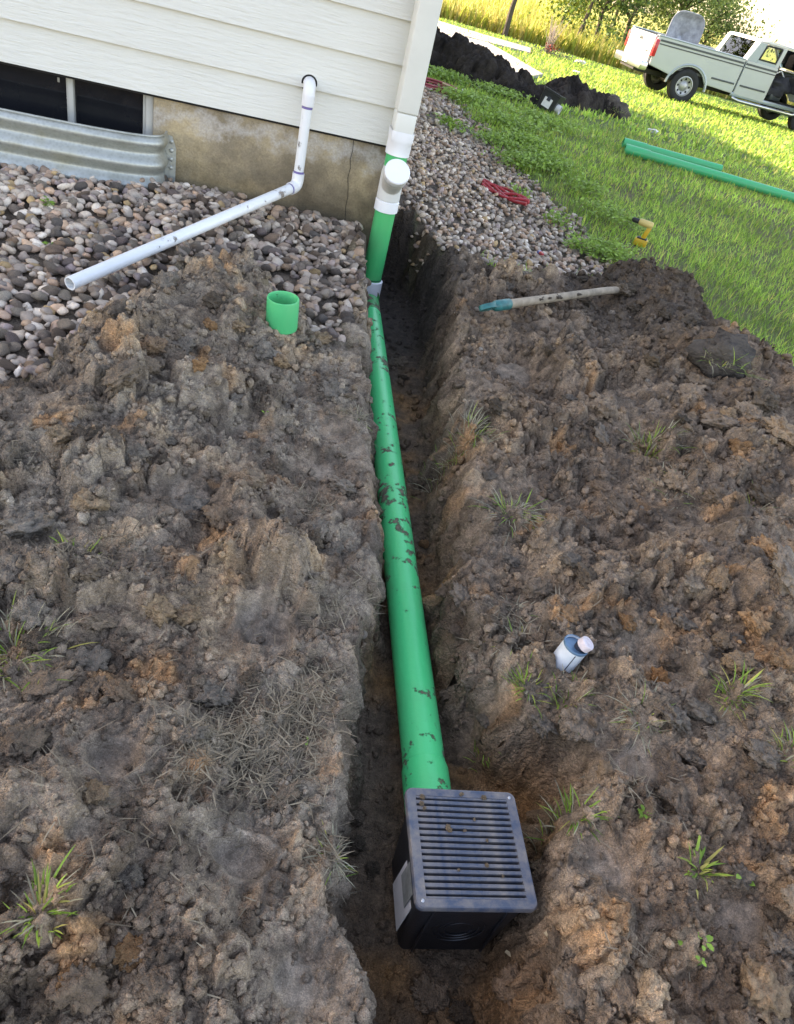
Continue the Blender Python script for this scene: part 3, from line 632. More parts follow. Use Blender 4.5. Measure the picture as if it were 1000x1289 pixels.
M['glass'] = plain('dark window glass', (.012, .013, .016), .06, 0, .1); M['vinyl'] = plain('grey vinyl', (.40, .40, .37), .5, 0, .12, 12)  # pane is opaque, painted near black for the unlit room behind
M['roof'] = plain('roof shingles', (.09, .085, .08), .9, 0, .3, 20); M['dark'] = plain('dark gap', (.012, .011, .01), .9)
house = empty('house', wall(0, 0, 0), 0, 'cream lap-sided house corner on a stained concrete foundation', 'house')
house.rotation_euler = (0, 0, math.pi / 2 - AZ + math.pi)     # local x = along the wall to the left, local y = into the house ... set by matrix below
HM = Matrix(((LV[0], -NV[0], 0, W0[0]), (LV[1], -NV[1], 0, W0[1]), (0, 0, 1, 0), (0, 0, 0, 1)))   # local: x = s, y = depth behind siding face, z
# LV x (-NV): keep a right-handed frame by mirroring through mesh coordinates instead of the object
HM = Matrix(((-LV[0], -NV[0], 0, W0[0]), (-LV[1], -NV[1], 0, W0[1]), (0, 0, 1, 0), (0, 0, 0, 1)))  # local x = -s
house.matrix_world = HM
HLEN, HDEP, EAVE, SB = 10.0, 15.0, 4.4, .562  # unseen depth chosen for where the house shadow ends on the lawn
def hb(name, s0, s1, d0, d1, z0, z1, mat, bev=0, parent=None):
    return MB().box((-(s0 + s1) / 2, (d0 + d1) / 2, (z0 + z1) / 2), (abs(s1 - s0), abs(d1 - d0), abs(z1 - z0)), None, bev).build(name, mat, parent or house)
hb('wall_core', -.035, HLEN, .034, HDEP, SB - .01, EAVE, M['trim'])
zb = [SB, .732, .915, 1.094]
while zb[-1] < EAVE: zb.append(zb[-1] + .18)
for k in range(len(zb) - 1):
    z0, z1 = zb[k], zb[k + 1] + .012
    MB().prism([(.000, z0), (.004, z0 - .001), (.014, z0 + .006), (.030, z0 + .006), (.030, z1), (.019, z1)], -HLEN, -.036, 'yz', 0).build('siding_board', M['siding'], house, False)
    MB().prism([(.06, z0), (.06, z1), (.046, z1), (.038, z0)][::-1], .04, HDEP, 'xz' if False else 'xz').build('siding_board', M['siding'], house, False) if False else \
        MB().prism([(.036, z0), (.058, z0), (.045, z1), (.036, z1)], .04, HDEP, 'xz').build('siding_board', M['siding'], house, False)
hb('corner_trim', -.045, .034, -.012, .021, SB - .004, EAVE, M['trim'], .002)
hb('caulk_line', .0345, .039, -.004, .01, SB, EAVE, M['caulk'])
hb('corner_trim', -.068, -.046, -.012, .09, SB - .004, EAVE, M['trim'], .002)
WS0, WS1, WZ0 = 1.168, 2.45, .10
hb('foundation', -.02, WS0 - .002, .022, .26, -.5, SB - .012, M['concrete'], .003)
hb('foundation', WS0, WS1, .024, .26, -.5, WZ0, M['concrete'])
hb('foundation', WS1 + .002, HLEN, .022, .26, -.5, SB - .012, M['concrete'], .003)
hb('foundation', -.02, .22, .262, HDEP, -.5, SB - .012, M['concrete'])
hb('sill_gap', -.02, HLEN, .012, .2, SB - .0115, SB - .003, M['dark'])
win = hb('window', WS0 + .001, WS0 + .035, .045, .12, WZ0 + .001, SB - .013, M['vinyl'], .003)
hb('window_frame', WS0 + .036, WS0 + .05, .06, .12, WZ0 + .001, SB - .013, M['vinyl'], .002, win)
hb('mullion', 1.527, 1.552, .05, .12, WZ0 + .03, SB - .014, M['vinyl'], .004, win)
hb('mullion', 1.5525, 1.5595, .062, .12, WZ0 + .03, SB - .014, M['vinyl'], .001, win)
hb('window_frame', WS0 + .051, WS1 - .002, .05, .12, WZ0 + .001, WZ0 + .029, M['vinyl'], .003, win)
hb('window_frame', WS1 - .04, WS1 - .001, .05, .12, WZ0 + .03, SB - .014, M['vinyl'], .003, win)
hb('pane', WS0 + .051, 1.526, .085, .089, WZ0 + .03, SB - .015, M['glass'], 0, win)
hb('pane', 1.56, WS1 - .041, .080, .084, WZ0 + .03, SB - .015, M['glass'], 0, win)
hb('hinge_cover', 1.59, 1.60, .074, .079, SB - .05, SB - .03, M['vinyl'], .002, win)
# crack down the foundation
cp = [(.208, .55), (.204, .50), (.209, .46), (.200, .42), (.205, .37), (.196, .33), (.188, .28), (.19, .23), (.182, .17), (.178, .10)]
b = MB()
for (s0, z0), (s1, z1) in zip(cp[:-1], cp[1:]): b.prism([(-s0 - .0014, z0), (-s0 + .0014, z0), (-s1 + .0012, z1), (-s1 - .0012, z1)], .0205, .0225, 'xz')
b.build('foundation_crack', M['dark'], house, False)
# unseen gable roof added over the house for its shadow (ridge along its depth)
rx0, rx1, ry0, ry1 = .5, -HLEN - .5, -.5, HDEP + .5; rmid = (rx0 + rx1) / 2; RH_ = 2.6
for sgn, xa in ((1, rx0), (-1, rx1)):
    MB().prism([(xa, EAVE - .05), (xa, EAVE + .10), (rmid, EAVE + RH_ + .1), (rmid, EAVE + RH_ - .05)], ry0, ry1, 'xz').build('roof', M['roof'], house, False)
MB().prism([(-.0, EAVE), (-HLEN, EAVE), (rmid, EAVE + RH_ - .1)], .02, .1, 'xz').build('gable', M['siding'], house, False)
# downspout on the corner
RA = wall(-.002, .092, 0)                          # axis of the riser under it
hl = lambda p: HM.inverted() @ p
ds = empty('downspout', RA + Vector((0, 0, .56)), 0, 'cream rectangular downspout running down the house corner', 'downspout'); ds.matrix_world = HM @ Matrix.Translation(hl(RA + Vector((0, 0, .56))))
def dsb(name, w, d, z0, z1, mat, bev, par):
    return MB().box((0, 0, (z0 + z1) / 2), (w, d, z1 - z0), None, bev, 3).build(name, mat, par)
t_ = dsb('tube', .102, .125, .185, 3.6, M['spout'], .008, ds); dsb('lower_tube', .098, .120, .055, .184, M['spout'], .008, ds)
MB().box((0, .075, .9), (.112, .02, .03), None, .002).build('strap', M['spout'], ds)

# ------------------------------------------------------------------ drain line: riser, cleanout and long green pipe
GREEN = (.006, .72, .25)
M['green'] = pipemat('green sewer pipe', GREEN, .95, 1.7, .36, .585); M['greenclean'] = pipemat('clean green pipe', (.012, .46, .15), .3, 5, .32, .78); M['greenmud'] = pipemat('muddy green pipe', (.03, .36, .11), .9, 9, .5, .47)
M['white'] = pipemat('white fitting', (.80, .81, .82), .35, 3, .35, .70); M['purple'] = plain('primer stain', (.16, .13, .33), .5); M['greyfit'] = plain('dusty white fitting', (.60, .60, .57), .55, 0, .08, 10)
M['teal'] = plain('dark green joint', (.01, .16, .07), .4)
PR = .0535
E0 = Vector((RA.x, RA.y, 0))
PN = Vector((.25, 1.05, -.19)); PD = (Vector((E0.x, E0.y, -.178)) - PN); PDn = PD.normalized()
drain = empty('drain_line', (E0.x, E0.y, -.24), 0, 'green drain pipe with white-capped cleanout riser running down the trench', 'drain pipe'); drain_inv = Matrix.Translation((-E0.x, -E0.y, .24))
def dpart(b, name, mat, par=None, ang=40):
    o = b.build(name, mat, drain, True, ang); o.data.transform(drain_inv)
    if par is not None: o.parent = par
    return o
A0 = PN - PDn * .12
L_ = (PD.length - .13 + .12)
pp = dpart(MB().lathe(hollow(PR, PR - .004, L_ - .16), A0, PDn, 40, True), 'pipe', M['green'])
dpart(MB().lathe([(PR, .0), (PR + .0045, .002), (PR + .0045, .15), (PR + .001, .165)], A0 + PDn * .0, PDn, 40), 'bell_end', M['green'])
dpart(MB().lathe(hollow(PR + .0005, PR - .004, .16), A0 + PDn * (L_ - .158), PDn, 40, True), 'muddy_pipe_end', M['greenmud'])
ez = -.165
el = bends(A0 + PDn * (L_ - .02), Vector((E0.x, E0.y, ez - .012)), Vector((E0.x, E0.y, ez + .03)), .045, 10)
dpart(MB().tube(el, PR + .006, 28), 'elbow', M['greenmud'])
dpart(MB().lathe([(PR + .006, -.04), (PR + .011, -.036), (PR + .011, .05), (PR + .002, .054)], (E0.x, E0.y, ez + .022), (0, 0, 1), 32), 'collar', M['white'])
dpart(MB().lathe([(PR, 0), (PR, .47)], (E0.x, E0.y, ez + .05), (0, 0, 1), 36), 'riser', M['greenclean'])
dpart(MB().lathe([(PR + .0008, 0), (PR + .0015, .004), (PR + .0008, .008)], (E0.x, E0.y, ez + .079), (0, 0, 1), 32), 'joint_ring', M['teal'])
dpart(MB().lathe([(PR + .001, 0), (PR + .008, .003), (PR + .008, .052), (PR + .001, .056)], (E0.x, E0.y, .278), (0, 0, 1), 32), 'collar', M['white'])
# wye body and its branch leaning out towards the yard
bn = Vector((NV[0] - .02, NV[1], .85)).normalized(); w0 = Vector((E0.x, E0.y, .395))
dpart(MB().lathe([(PR, 0), (PR + .006, .006), (PR + .006, .13), (PR, .16)], (E0.x, E0.y, .333), (0, 0, 1), 32), 'wye_body', M['greyfit'])
dpart(MB().lathe([(PR - .002, 0), (PR + .003, .10), (PR + .007, .105), (PR + .007, .128)], w0, bn, 32), 'wye_branch', M['greyfit'])
dpart(MB().lathe([(PR + .0035, 0), (PR + .0035, .006)], w0 + bn * .129, bn, 32), 'joint_ring', M['teal'])
cap_ = dpart(MB().lathe([(PR + .009, .135), (PR + .010, .137), (PR + .010, .166), (PR + .006, .171), (0, .1725)], w0, bn, 36), 'cleanout_cap', M['white'], None, 30)
dpart(MB().lathe([(PR, 0), (PR, .12)], (E0.x, E0.y, .48), (0, 0, 1), 32), 'short_pipe', M['greenclean'])
# adapter from round pipe to the rectangular downspout
b = MB(); rings = []
for z, ro, q in ((.553, PR + .007, 0), (.595, PR + .007, 0), (.615, PR + .009, .6), (.63, .062, 1), (.665, .062, 1)):
    R_ = []
    for j in range(40):
        a = 2 * math.pi * j / 40; ca, sa = math.cos(a), math.sin(a); k = 1 / max(abs(ca) / .056, abs(sa) / .068); rr = ro * (1 - q) + min(k, .078) * q
        p = HM.to_3x3() @ Vector((ca * rr, sa * rr, 0)); R_.append(b.b.verts.new((E0.x + p.x, E0.y + p.y, z)))
    rings.append(R_)
for A, B in zip(rings[:-1], rings[1:]):
    for j in range(40): b.b.faces.new((A[j], A[(j + 1) % 40], B[(j + 1) % 40], B[j]))
dpart(b, 'downspout_adapter', M['white'], None, 30)

# ------------------------------------------------------------------ sump discharge pipe of white plastic
M['pvc'] = pipemat('white pvc', (.78, .80, .80), .85, 12, .33, .635)
sx, sz_ = onwall(388, 101); off = .075
dis = empty('discharge_pipe', wall(sx - .008, off, .26), 0, 'white plastic discharge pipe leaving the siding and lying across the gravel', 'pipe'); inv = Matrix.Translation(-dis.location)
def pt(b, name, mat, par=dis, I=None, ang=40):
    o = b.build(name, mat, par, True, ang); o.data.transform(I if I is not None else inv); return o
r_ = .0243; top = wall(sx - .008, off, .735); s2, z2 = onwall(374, 234, off); low = wall(s2, off, z2)
pend = atz(88, 357, .165); pend = Vector(pend)
pt(MB().lathe([(.0, .002), (.037, .002), (.039, .0)], wall(sx - .008, -.0035, .752), Vector((NV[0], NV[1], 0)), 28), 'wall_hole', M['dark'])
pt(MB().tube([wall(sx - .008, -.03, .755)] + bends(wall(sx - .008, 0, .755), wall(sx - .008, off, .755), wall(sx - .008, off, .66), .035, 8) + [wall(sx - .009, off, .69)], r_ + .0045, 24), 'elbow', M['white'])
pt(MB().lathe([(r_ + .0045, 0), (r_ + .0055, .003), (r_ + .0055, .05), (r_ + .002, .052)], wall(sx - .009, off, .672), (0, 0, 1), 24), 'coupling', M['white'])
pt(MB().lathe([(r_ + .0012, 0), (r_ + .0012, .012)], wall(sx - .009, off, .6605), (0, 0, 1), 24), 'primer_ring', M['purple'])
pt(MB().tube([wall(sx - .009, off, .70), low + Vector((0, 0, .03))], r_, 28), 'riser', M['pvc'])
dirv = (pend - low).normalized()
pt(MB().tube([low + Vector((0, 0, .062))] + bends(low + Vector((0, 0, .06)), low, low + dirv * .06, .035, 8) + [low + dirv * .062], r_ + .005, 24), 'elbow', M['white'])
pt(MB().lathe([(r_ + .0012, 0), (r_ + .0012, .010)], low + Vector((0, 0, .0625)), (0, 0, 1), 24), 'primer_ring', M['purple'])
pt(MB().lathe([(r_ + .0012, 0), (r_ + .0012, .008)], low + dirv * .063, dirv, 24), 'primer_ring', M['purple'])
run = (pend - low).length
pt(MB().lathe(hollow(r_, r_ - .0042, run - .03), low + dirv * .03, dirv, 32, True), 'long_run', M['pvc'])

# ------------------------------------------------------------------ window well of corrugated steel
def galv():
    m, nt, b = newmat('weathered galvanised steel'); co = texco(nt)
    n1 = noise(nt, co, 5, 6); n2 = N(nt, 'ShaderNodeTexVoronoi', Scale=70); nt.links.new(co, n2.inputs['Vector'])
    c = ramp(nt, n1, [(.3, (.30, .31, .27)), (.55, (.42, .44, .41)), (.75, (.36, .35, .27))]); v = ramp(nt, n2.outputs['Distance'], [(.0, (.88, .88, .88)), (.6, (1.08, 1.08, 1.08))])
    nt.links.new(mixc(nt, 1., c, v, 'MULTIPLY'), b.inputs['Base Color']); b.inputs['Metallic'].default_value = .55; b.inputs['Roughness'].default_value = .48; bump(nt, b, n1, .002); return m
M['galv'] = galv()
ww = empty('window_well', wall(1.75, 0, .2), 0, 'corrugated galvanised steel window well around the basement window', 'window well'); winv = Matrix.Translation(-ww.location)
SA, SZ = 1.098, 2.56; ns, nz_ = 60, 49; V = []
def wellpt(u, z, o=0):
    # plan curve: leaves the wall square, quick bend, then a shallow bow
    a = math.pi * u; ex = .38
    s = (SA + SZ) / 2 - (SZ - SA) / 2 * (abs(math.cos(a)) ** ex if False else math.copysign(abs(math.cos(a)) ** .62, math.cos(a)))
    d = .205 * max(0, math.sin(a)) ** .5 - .012
    c = .016 * math.sin((z - .405) / .098 * 2 * math.pi + math.pi)
    d_ = d + (c + o) * min(1, math.sin(a) * 4)
    s_ = s + (c + o) * .6 * -math.cos(a)
    return wall(s_, d_, z)
Vv = []
for k in range(nz_):
    z = .408 - .40 * k / (nz_ - 1)
    for j in range(ns + 1): Vv.append(wellpt(j / ns, z))
Vv = np.array(Vv); ii = (np.arange(nz_ - 1)[:, None] * (ns + 1) + np.arange(ns)[None]).ravel(); Q = np.stack([ii, ii + 1, ii + ns + 2, ii + ns + 1], 1)
o = link(bpy.data.objects.new('corrugated_wall', npmesh('corrugated_wall', Vv - np.array(ww.location), Q, M['galv'])), ww)
sm_ = o.modifiers.new('thickness', 'SOLIDIFY'); sm_.thickness = .0025; sm_.offset = 0
pt(MB().tube([wellpt(j / ns, .411) for j in range(ns + 1)], .0055, 10), 'rolled_rim', M['galv'], ww, winv)
b = MB(); 
b.prism([(-1.108, .02), (-1.055, .02), (-1.055, .34), (-1.075, .395), (-1.108, .40)], .016, .0195, 'xz')
fl = b.build('flange', M['galv'], ww); fl.data.transform(winv @ HM)
for zz in (.37, .33, .29, .25):
    b = MB().lathe([(0, .006), (.009, .003), (.011, 0)], wall(1.078, -.0155, zz), Vector((NV[0], NV[1], 0)), 12); pt(b, 'flange_bolt', M['galv'], ww, winv)

# ------------------------------------------------------------------ catch basin with slotted grate
M['blackp'] = plain('black plastic', (.018, .019, .022), .38, 0, .3, 30, (200, .0006))
def gratemat():
    m, nt, b = newmat('dusty grate plastic'); co = texco(nt); n1 = noise(nt, co, 28, 7, .7); n2 = noise(nt, co, 7, 3)
    mm = N(nt, 'ShaderNodeMath', operation='MULTIPLY_ADD'); nt.links.new(n2, mm.inputs[0]); mm.inputs[1].default_value = .5; nt.links.new(n1, mm.inputs[2])
    d = ramp(nt, mm.outputs[0], [(.62, (0, 0, 0)), (.98, (1, 1, 1))])
    nt.links.new(mixc(nt, d, (.048, .068, .105), (.22, .19, .16)), b.inputs['Base Color']); b.inputs['Roughness'].default_value = .42; bump(nt, b, n1, .0008); return m
M['grate'] = gratemat(); M['sticker'] = plain('white sticker', (.72, .70, .68), .5, 0, .08, 25); M['stickred'] = plain('red print', (.45, .12, .09), .5, 0, .2, 60); M['stickgrey'] = plain('grey print', (.25, .26, .24), .5, 0, .3, 60); M['steel'] = plain('screw steel', (.5, .5, .5), .35, .8)
GC = Vector((.325, .812, 0)); GR = math.radians(14.4)
basin = empty('catch_basin', (GC.x, GC.y, -.255), GR, 'square black catch basin with slotted grate at the trench end', 'catch basin')
zb0 = .255                                            # grate top height in basin coordinates
def rrect(h, r, n=8, k=1.0):
    out = []
    for cx, cy, a0 in ((h - r, h - r, 0), (-h + r, h - r, 90), (-h + r, -h + r, 180), (h - r, -h + r, 270)):
        for j in range(n + 1):
            a = math.radians(a0 + 90 * j / n); out.append((cx + r * math.cos(a), cy + r * math.sin(a)))
    return out
def wallshell(hts, par, name, mat):
    """nested rounded-square rings (half-size, corner radius, z) joined in order"""
    b = MB(); rr = [[b.b.verts.new((x, y, z)) for x, y in rrect(h, r)] for h, r, z in hts]
    for A, B in zip(rr[:-1], rr[1:]):
        n = len(A)
        for j in range(n): b.b.faces.new((A[j], A[(j + 1) % n], B[(j + 1) % n], B[j]))
    return b, rr
b, rr = wallshell([(.098, .015, .003), (.098, .014, .02), (.110, .016, zb0 - .03), (.1135, .018, zb0 - .028), (.1135, .018, zb0 - .018), (.106, .014, zb0 - .018), (.094, .012, .012)], basin, 'box', None)
b.b.faces.new(rr[0][::-1]); b.b.faces.new(rr[-1])
box_ = b.build('box', M['blackp'], basin, True, 30)
for k, rad in enumerate((.030, .042, .054)):
    MB().tube([(rad * math.cos(a), 0, rad * math.sin(a)) for a in [2 * math.pi * j / 40 for j in range(40)]], .0018, 6, False, True).build('knockout_ring', M['blackp'], box_).location = (0, -.1045, .12)
for k in (-1, 1): MB().box((k * .075, -.108, .12), (.004, .006, .20), None, .001).build('rib', M['blackp'], box_)
st = MB().box((-.107, -.035, .135), (.0015, .095, .165), Matrix.Rotation(math.radians(3.2), 3, 'Y'), 0).build('label_sticker', M['sticker'], box_)
MB().box((-.1085, -.035, .085), (.0012, .07, .03), Matrix.Rotation(math.radians(3.2), 3, 'Y')).build('print_block', M['stickred'], box_)
MB().box((-.1093, -.035, .155), (.0012, .065, .06), Matrix.Rotation(math.radians(3.2), 3, 'Y')).build('print_block', M['stickgrey'], box_)
# grate frame with a slotted middle
GH = .1225; SW, SH = .101, .1045
b = MB()
def ringpts(hx, hy, src): 
    out = []
    for x, y in src:
        k = max(abs(x) / hx, abs(y) / hy); out.append((x / k, y / k))
    return out
src = rrect(GH, .016, 10)
# denser outline so the inner opening keeps its corners
def densify(P):
    out = []
    for (a, c) in zip(P, P[1:] + P[:1]):
        n = max(1, int(math.hypot(c[0] - a[0], c[1] - a[1]) / .012))
        out += [(a[0] + (c[0] - a[0]) * j / n, a[1] + (c[1] - a[1]) * j / n) for j in range(n)]
    return out
src = densify(src)
inner = ringpts(SW, SH, src)
for cx, cy in ((SW, SH), (-SW, SH), (-SW, -SH), (SW, -SH)):
    j = min(range(len(inner)), key=lambda q: (inner[q][0] - cx) ** 2 + (inner[q][1] - cy) ** 2); inner[j] = (cx, cy)
lev = [[(x * .975, y * .975, zb0 - .016) for x, y in src], [(x, y, zb0 - .0135) for x, y in src], [(x, y, zb0 - .004) for x, y in src], [(x * .985, y * .985, zb0 - .0005) for x, y in src], [(x * .965, y * .965, zb0) for x, y in src], [(x * .94, y * .94, zb0 - .0012) for x, y in src], [(x, y, zb0 - .0012) for x, y in inner], [(x, y, zb0 - .016) for x, y in inner]]
rr = [[b.b.verts.new(p) for p in L] for L in lev]; rr.append(rr[0])
for A, B in zip(rr[:-1], rr[1:]):
    n = len(A)
    for j in range(n): b.b.faces.new((A[j], A[(j + 1) % n], B[(j + 1) % n], B[j]))
grate = b.build('grate', M['grate'], basin, True, 28)
ns_ = 16; pitch = 2 * SH / ns_
sl_me = None
for k in range(ns_ + 1):
    w = pitch - .0056 if 0 < k < ns_ else (pitch - .0056) / 2 + .001
    yk = SH - k * pitch - (w / 2 if k == 0 else (-w / 2 if k == ns_ else 0))
    if 0 < k < ns_ and sl_me: o = link(bpy.data.objects.new('slat', sl_me), grate)
    else:
        o = MB().box((0, 0, 0), (2 * SW + .002, w, .0135), None, .0008, 1).build('slat', M['grate'], grate)
        if k == 1: sl_me = o.data
    o.location = (0, yk, zb0 - .0085)
for cx, cy in ((GH - .014, GH - .014), (-GH + .014, -GH + .014)): MB().lathe([(0, .0016), (.0025, .0014), (.0038, 0)], (cx, cy, zb0 - .0005), (0, 0, 1), 14).build('screw', M['steel'], grate)
MB().box((0, 0, .0135), (.17, .17, .002)).build('silt', plain('silt', (.03, .025, .02), .9), basin)
MB().lathe(hollow(PR + .008, PR + .002, .03), (-.0125, .101, .0655), (-.03, 1, .005), 32, True).build('outlet', M['blackp'], basin)
# crumbs of dirt lying on the grate
M['crumbtan'] = plain('dry tan crumb', (.36, .25, .15), .95, 0, .3, 60)
for (x, y, r) in [(-.04, .035, .0055), (-.036, .03, .004), (-.09, .085, .004), (-.087, .10, .0045), (-.085, .075, .0035), (.03, -.04, .0035), (.02, .055, .003), (-.005, .03, .003), (.05, .105, .0045), (.0, .11, .004), (.06, -.06, .0025), (-.03, -.05, .0025), (.04, .01, .003)]:
    o = link(bpy.data.objects.new('dirt_crumb', CLMESH[3 + 5 * random.randrange(5)]), basin); o.color = (.45, .32, .2, 1); o.location = (x, y, zb0 + r * .3); o.scale = (r * 1.2, r, r * .7); o.rotation_euler[2] = random.uniform(0, 6)

# ------------------------------------------------------------------ things lying about the dig
# green coupling stub standing on the soil
p = atg(355, 408); M['greenstub'] = pipemat('green coupling', (.014, .50, .185), .9, 21, .4, .68)
stub = empty('pipe_stub', p + Vector((0, 0, -.012)), 0, 'short open green pipe stub standing on the dirt beside the gravel', 'pipe stub')
o = MB().lathe([(.0535, .0), (.0585, 0), (.0595, .004), (.0595, .113), (.058, .118), (.0555, .119), (.0535, .115)], (0, 0, 0), (0, 0, 1), 44, True).build('tube', M['greenstub'], stub, True, 30)
o2 = MB().lathe([(.0535, .052), (.0505, .054), (.0505, .060), (.0535, .062)], (0, 0, 0), (0, 0, 1), 36).build('stop_ring', M['greenstub'], stub); stub.rotation_euler = (math.radians(3), math.radians(-3), 0)
# spade handle half buried in the heap
M['tealgrip'] = plain('teal rubber', (.008, .13, .125), .5, 0, .35, 40); M['woodgrey'] = plain('weathered ash wood', (.30, .235, .165), .75, 0, .3, 24, (60, .001)); M['mudc'] = plain('dried mud', (.10, .078, .06), .95, 0, .4, 40, (90, .004))
a = atg(597, 415); e = atg(752, 389); tt = np.linspace(0, .93, 30); gz_ = land(a.x + (e.x - a.x) * tt, a.y + (e.y - a.y) * tt)[0]; lift_ = float((gz_ - (a.z + (e.z - a.z) * tt)).max()) + .016; a.z += lift_; e.z += lift_; e2 = e + (e - a).normalized() * .3 + Vector((0, 0, -.012))
sp = empty('spade', a, 0, 'teal-gripped spade handle with its blade buried in the right heap', 'spade'); si = Matrix.Translation(-a); dv = (e - a).normalized(); up_ = Vector((0, 0, 1)); sdv = dv.cross(up_).normalized(); nrm = sdv.cross(dv)
pt(MB().tube([a + dv * .19, a.lerp(e, .6), e, e2], [.021, .0205, .020, .020], 18), 'shaft', M['woodgrey'], sp, si)
hole_n = (nrm - sdv * 1.0).normalized(); tq = dv.cross(hole_n).normalized()
b = MB(); n_ = 36
def slot(rx, ry, cx): return [a + dv * (cx + rx * math.cos(2 * math.pi * j / n_)) + tq * (ry * math.sin(2 * math.pi * j / n_)) for j in range(n_)]
O_, I_ = slot(.055, .028, .052), slot(.016, .012, .066)
rr = [[b.b.verts.new(q + hole_n * h) for q in P_] for P_, h in ((I_, -.013), (O_, -.011), (O_, .011), (I_, .013))]; rr.append(rr[0])
for A, B in zip(rr[:-1], rr[1:]):
    for j in range(n_): b.b.faces.new((A[j], A[(j + 1) % n_], B[(j + 1) % n_], B[j]))
pt(b, 'grip_end', M['tealgrip'], sp, si)
pt(MB().tube([a + dv * .088, a + dv * .11, a + dv * .205, a + dv * .21], [.016, .025, .026, .023], 20), 'grip_sleeve', M['tealgrip'], sp, si)
bl = MB().prism([(-.08, 0), (.08, 0), (.085, -.2), (.05, -.27), (0, -.3), (-.05, -.27), (-.085, -.2)], -.002, .002, 'xy').build('blade', M['steel'], sp); bl.matrix_world = Matrix.Translation(e2 + dv * .28) @ Matrix.Rotation(math.atan2(dv.y, dv.x) + math.pi / 2, 4, 'Z'); bl.parent = None; bl.data.transform(si @ bl.matrix_world); bl.matrix_world = Matrix(); bl.parent = sp
for t_k, s_k in ((.42, .02), (.55, .024), (.47, .018), (.72, .02)):
    q = a.lerp(e, t_k) + nrm * .012; oc = link(bpy.data.objects.new('mud_cake', CLMESH[2]), sp); oc.color = (.14, .11, .085, 1); oc.location = q - a; oc.scale = (s_k * 1.3, s_k * .9, s_k * .5); oc.rotation_euler[2] = random.random() * 6
for k_, (q_, w_) in enumerate(((.30, .05), (.24, .045), (.33, .055), (.20, .035))): clod(e + dv * (q_ - .06) + Vector((.02 * (k_ % 2) - .01, .015 * k_ - .02, -.015)), w_ * 1.15, (2, 1, 2, 1)[k_], .9)
# cement can
M['canw'] = plain('pale can label', (.62, .68, .72), .42, 0, .1, 30); M['canblue'] = plain('blue can rim', (.10, .20, .30), .35, .3, .2, 30); M['cappink'] = plain('pale pink cap', (.62, .55, .56), .5, 0, .12, 60); M['ink'] = plain('dark ink', (.03, .035, .05), .5)
p = atg(706, 838); can = empty('cement_can', p + Vector((0, 0, .012)), 0, 'small pale blue can with a pinkish cap standing in the mud', 'can'); can.rotation_euler = (math.radians(2), math.radians(8), .4)
cb = MB().lathe([(0, .003), (.0300, .002), (.0325, 0), (.0332, .003), (.0325, .006), (.0325, .066), (.0332, .069), (.0325, .072), (.030, .0725), (.0295, .068)], (0, 0, 0), (0, 0, 1), 40).build('can_body', M['canw'], can, True, 30)
MB().lathe([(.0328, .0665), (.0338, .069), (.0328, .0735), (.0305, .074), (.0298, .070)], (0, 0, 0), (0, 0, 1), 40).build('rim', M['canblue'], can, True, 30)
MB().lathe([(0, .0665), (.0295, .0665)], (0, 0, 0), (0, 0, 1), 32).build('lid', M['canblue'], can)
MB().lathe([(.014, .066), (.014, .078)], (.010, -.004, 0), (0, 0, 1), 24).build('neck', M['ink'], can)
cp_ = MB().lathe([(.0185, .0), (.0195, .002), (.0195, .017), (.018, .0195), (.012, .0198), (.0115, .0185), (.006, .0185), (.0055, .0198), (0, .020)], (0, 0, 0), (0, 0, 1), 30).build('cap', M['cappink'], can, True, 25); cp_.location = (.014, -.006, .076); cp_.rotation_euler = (.15, .28, 0)
for az_ in (math.radians(-112),):
    o = MB().box((0, 0, .035), (.0008, .0022, .058)).build('label_seam', M['ink'], can); o.location = (.0326 * math.cos(az_), .0326 * math.sin(az_), 0); o.rotation_euler[2] = az_
# wood chips by the basin
M['chip'] = plain('fresh wood chip', (.55, .43, .26), .7, 0, .25, 60)
for (a_, b_, L__, rz, lab) in ((692, 1182, .030, -.55, 'pale wood chip on the trench slope right of the basin'), (642, 1203, .026, -.3, 'pale wood splinter on the trench floor below the basin')):
    p = atg(a_, b_); o = MB().prism([(-L__ / 2, -.003), (L__ * .3, -.004), (L__ / 2, .001), (L__ * .2, .004), (-L__ * .45, .0035)], 0, .003, 'xy', .0006).build('wood_chip', M['chip']); o.location = p + Vector((0, 0, .004)); o.rotation_euler = (.25, .1, rz); tag(o, lab, 'wood chip')
# grass tufts and seedlings rooted in the spoil
def tuft(px, py, n, L, W, spread, mixg, label, flat=.5, cat='grass', lift=0):
    n = int(n * 1.7); p = atg(px, py); k = RNG.normal(0, spread, (n, 2)); hh = land(p.x + k[:, 0], p.y + k[:, 1], False)[0]
    hh = np.minimum(hh, p.z + .03)
    g = RNG.uniform(0, 1, n) < mixg; cols = np.where(g[:, None], gcols(n, (3, 4, 3, 3, 1, 2), .72), np.array([[.46, .42, .29]]) * RNG.uniform(.5, 1.15, (n, 1)))
    az = np.arctan2(k[:, 1], k[:, 0]) + RNG.normal(0, .5, n)
    v, f, c = blades(np.stack([k[:, 0], k[:, 1], hh - p.z - .004], 1), L * RNG.uniform(.45, 1.15, n), W * RNG.uniform(.6, 1.2, n), az, np.abs(RNG.normal(flat, .35, n)), RNG.uniform(.3, 1.3, n), cols, 4)
    o = bpy.data.objects.new('grass_tuft', npmesh('grass_tuft', v, f, M['blade'], c, False)); o.location = p; link(o); return tag(o, label, cat, 'grass tufts in the dug soil')
tuft(18, 820, 130, .075, .0036, .045, .4, 'large straggly pale grass tuft on the left heap below the green-tinged straw')
tuft(50, 1150, 46, .062, .0038, .014, .7, 'bright green grass tuft at the edge of a small hollow in the left heap')
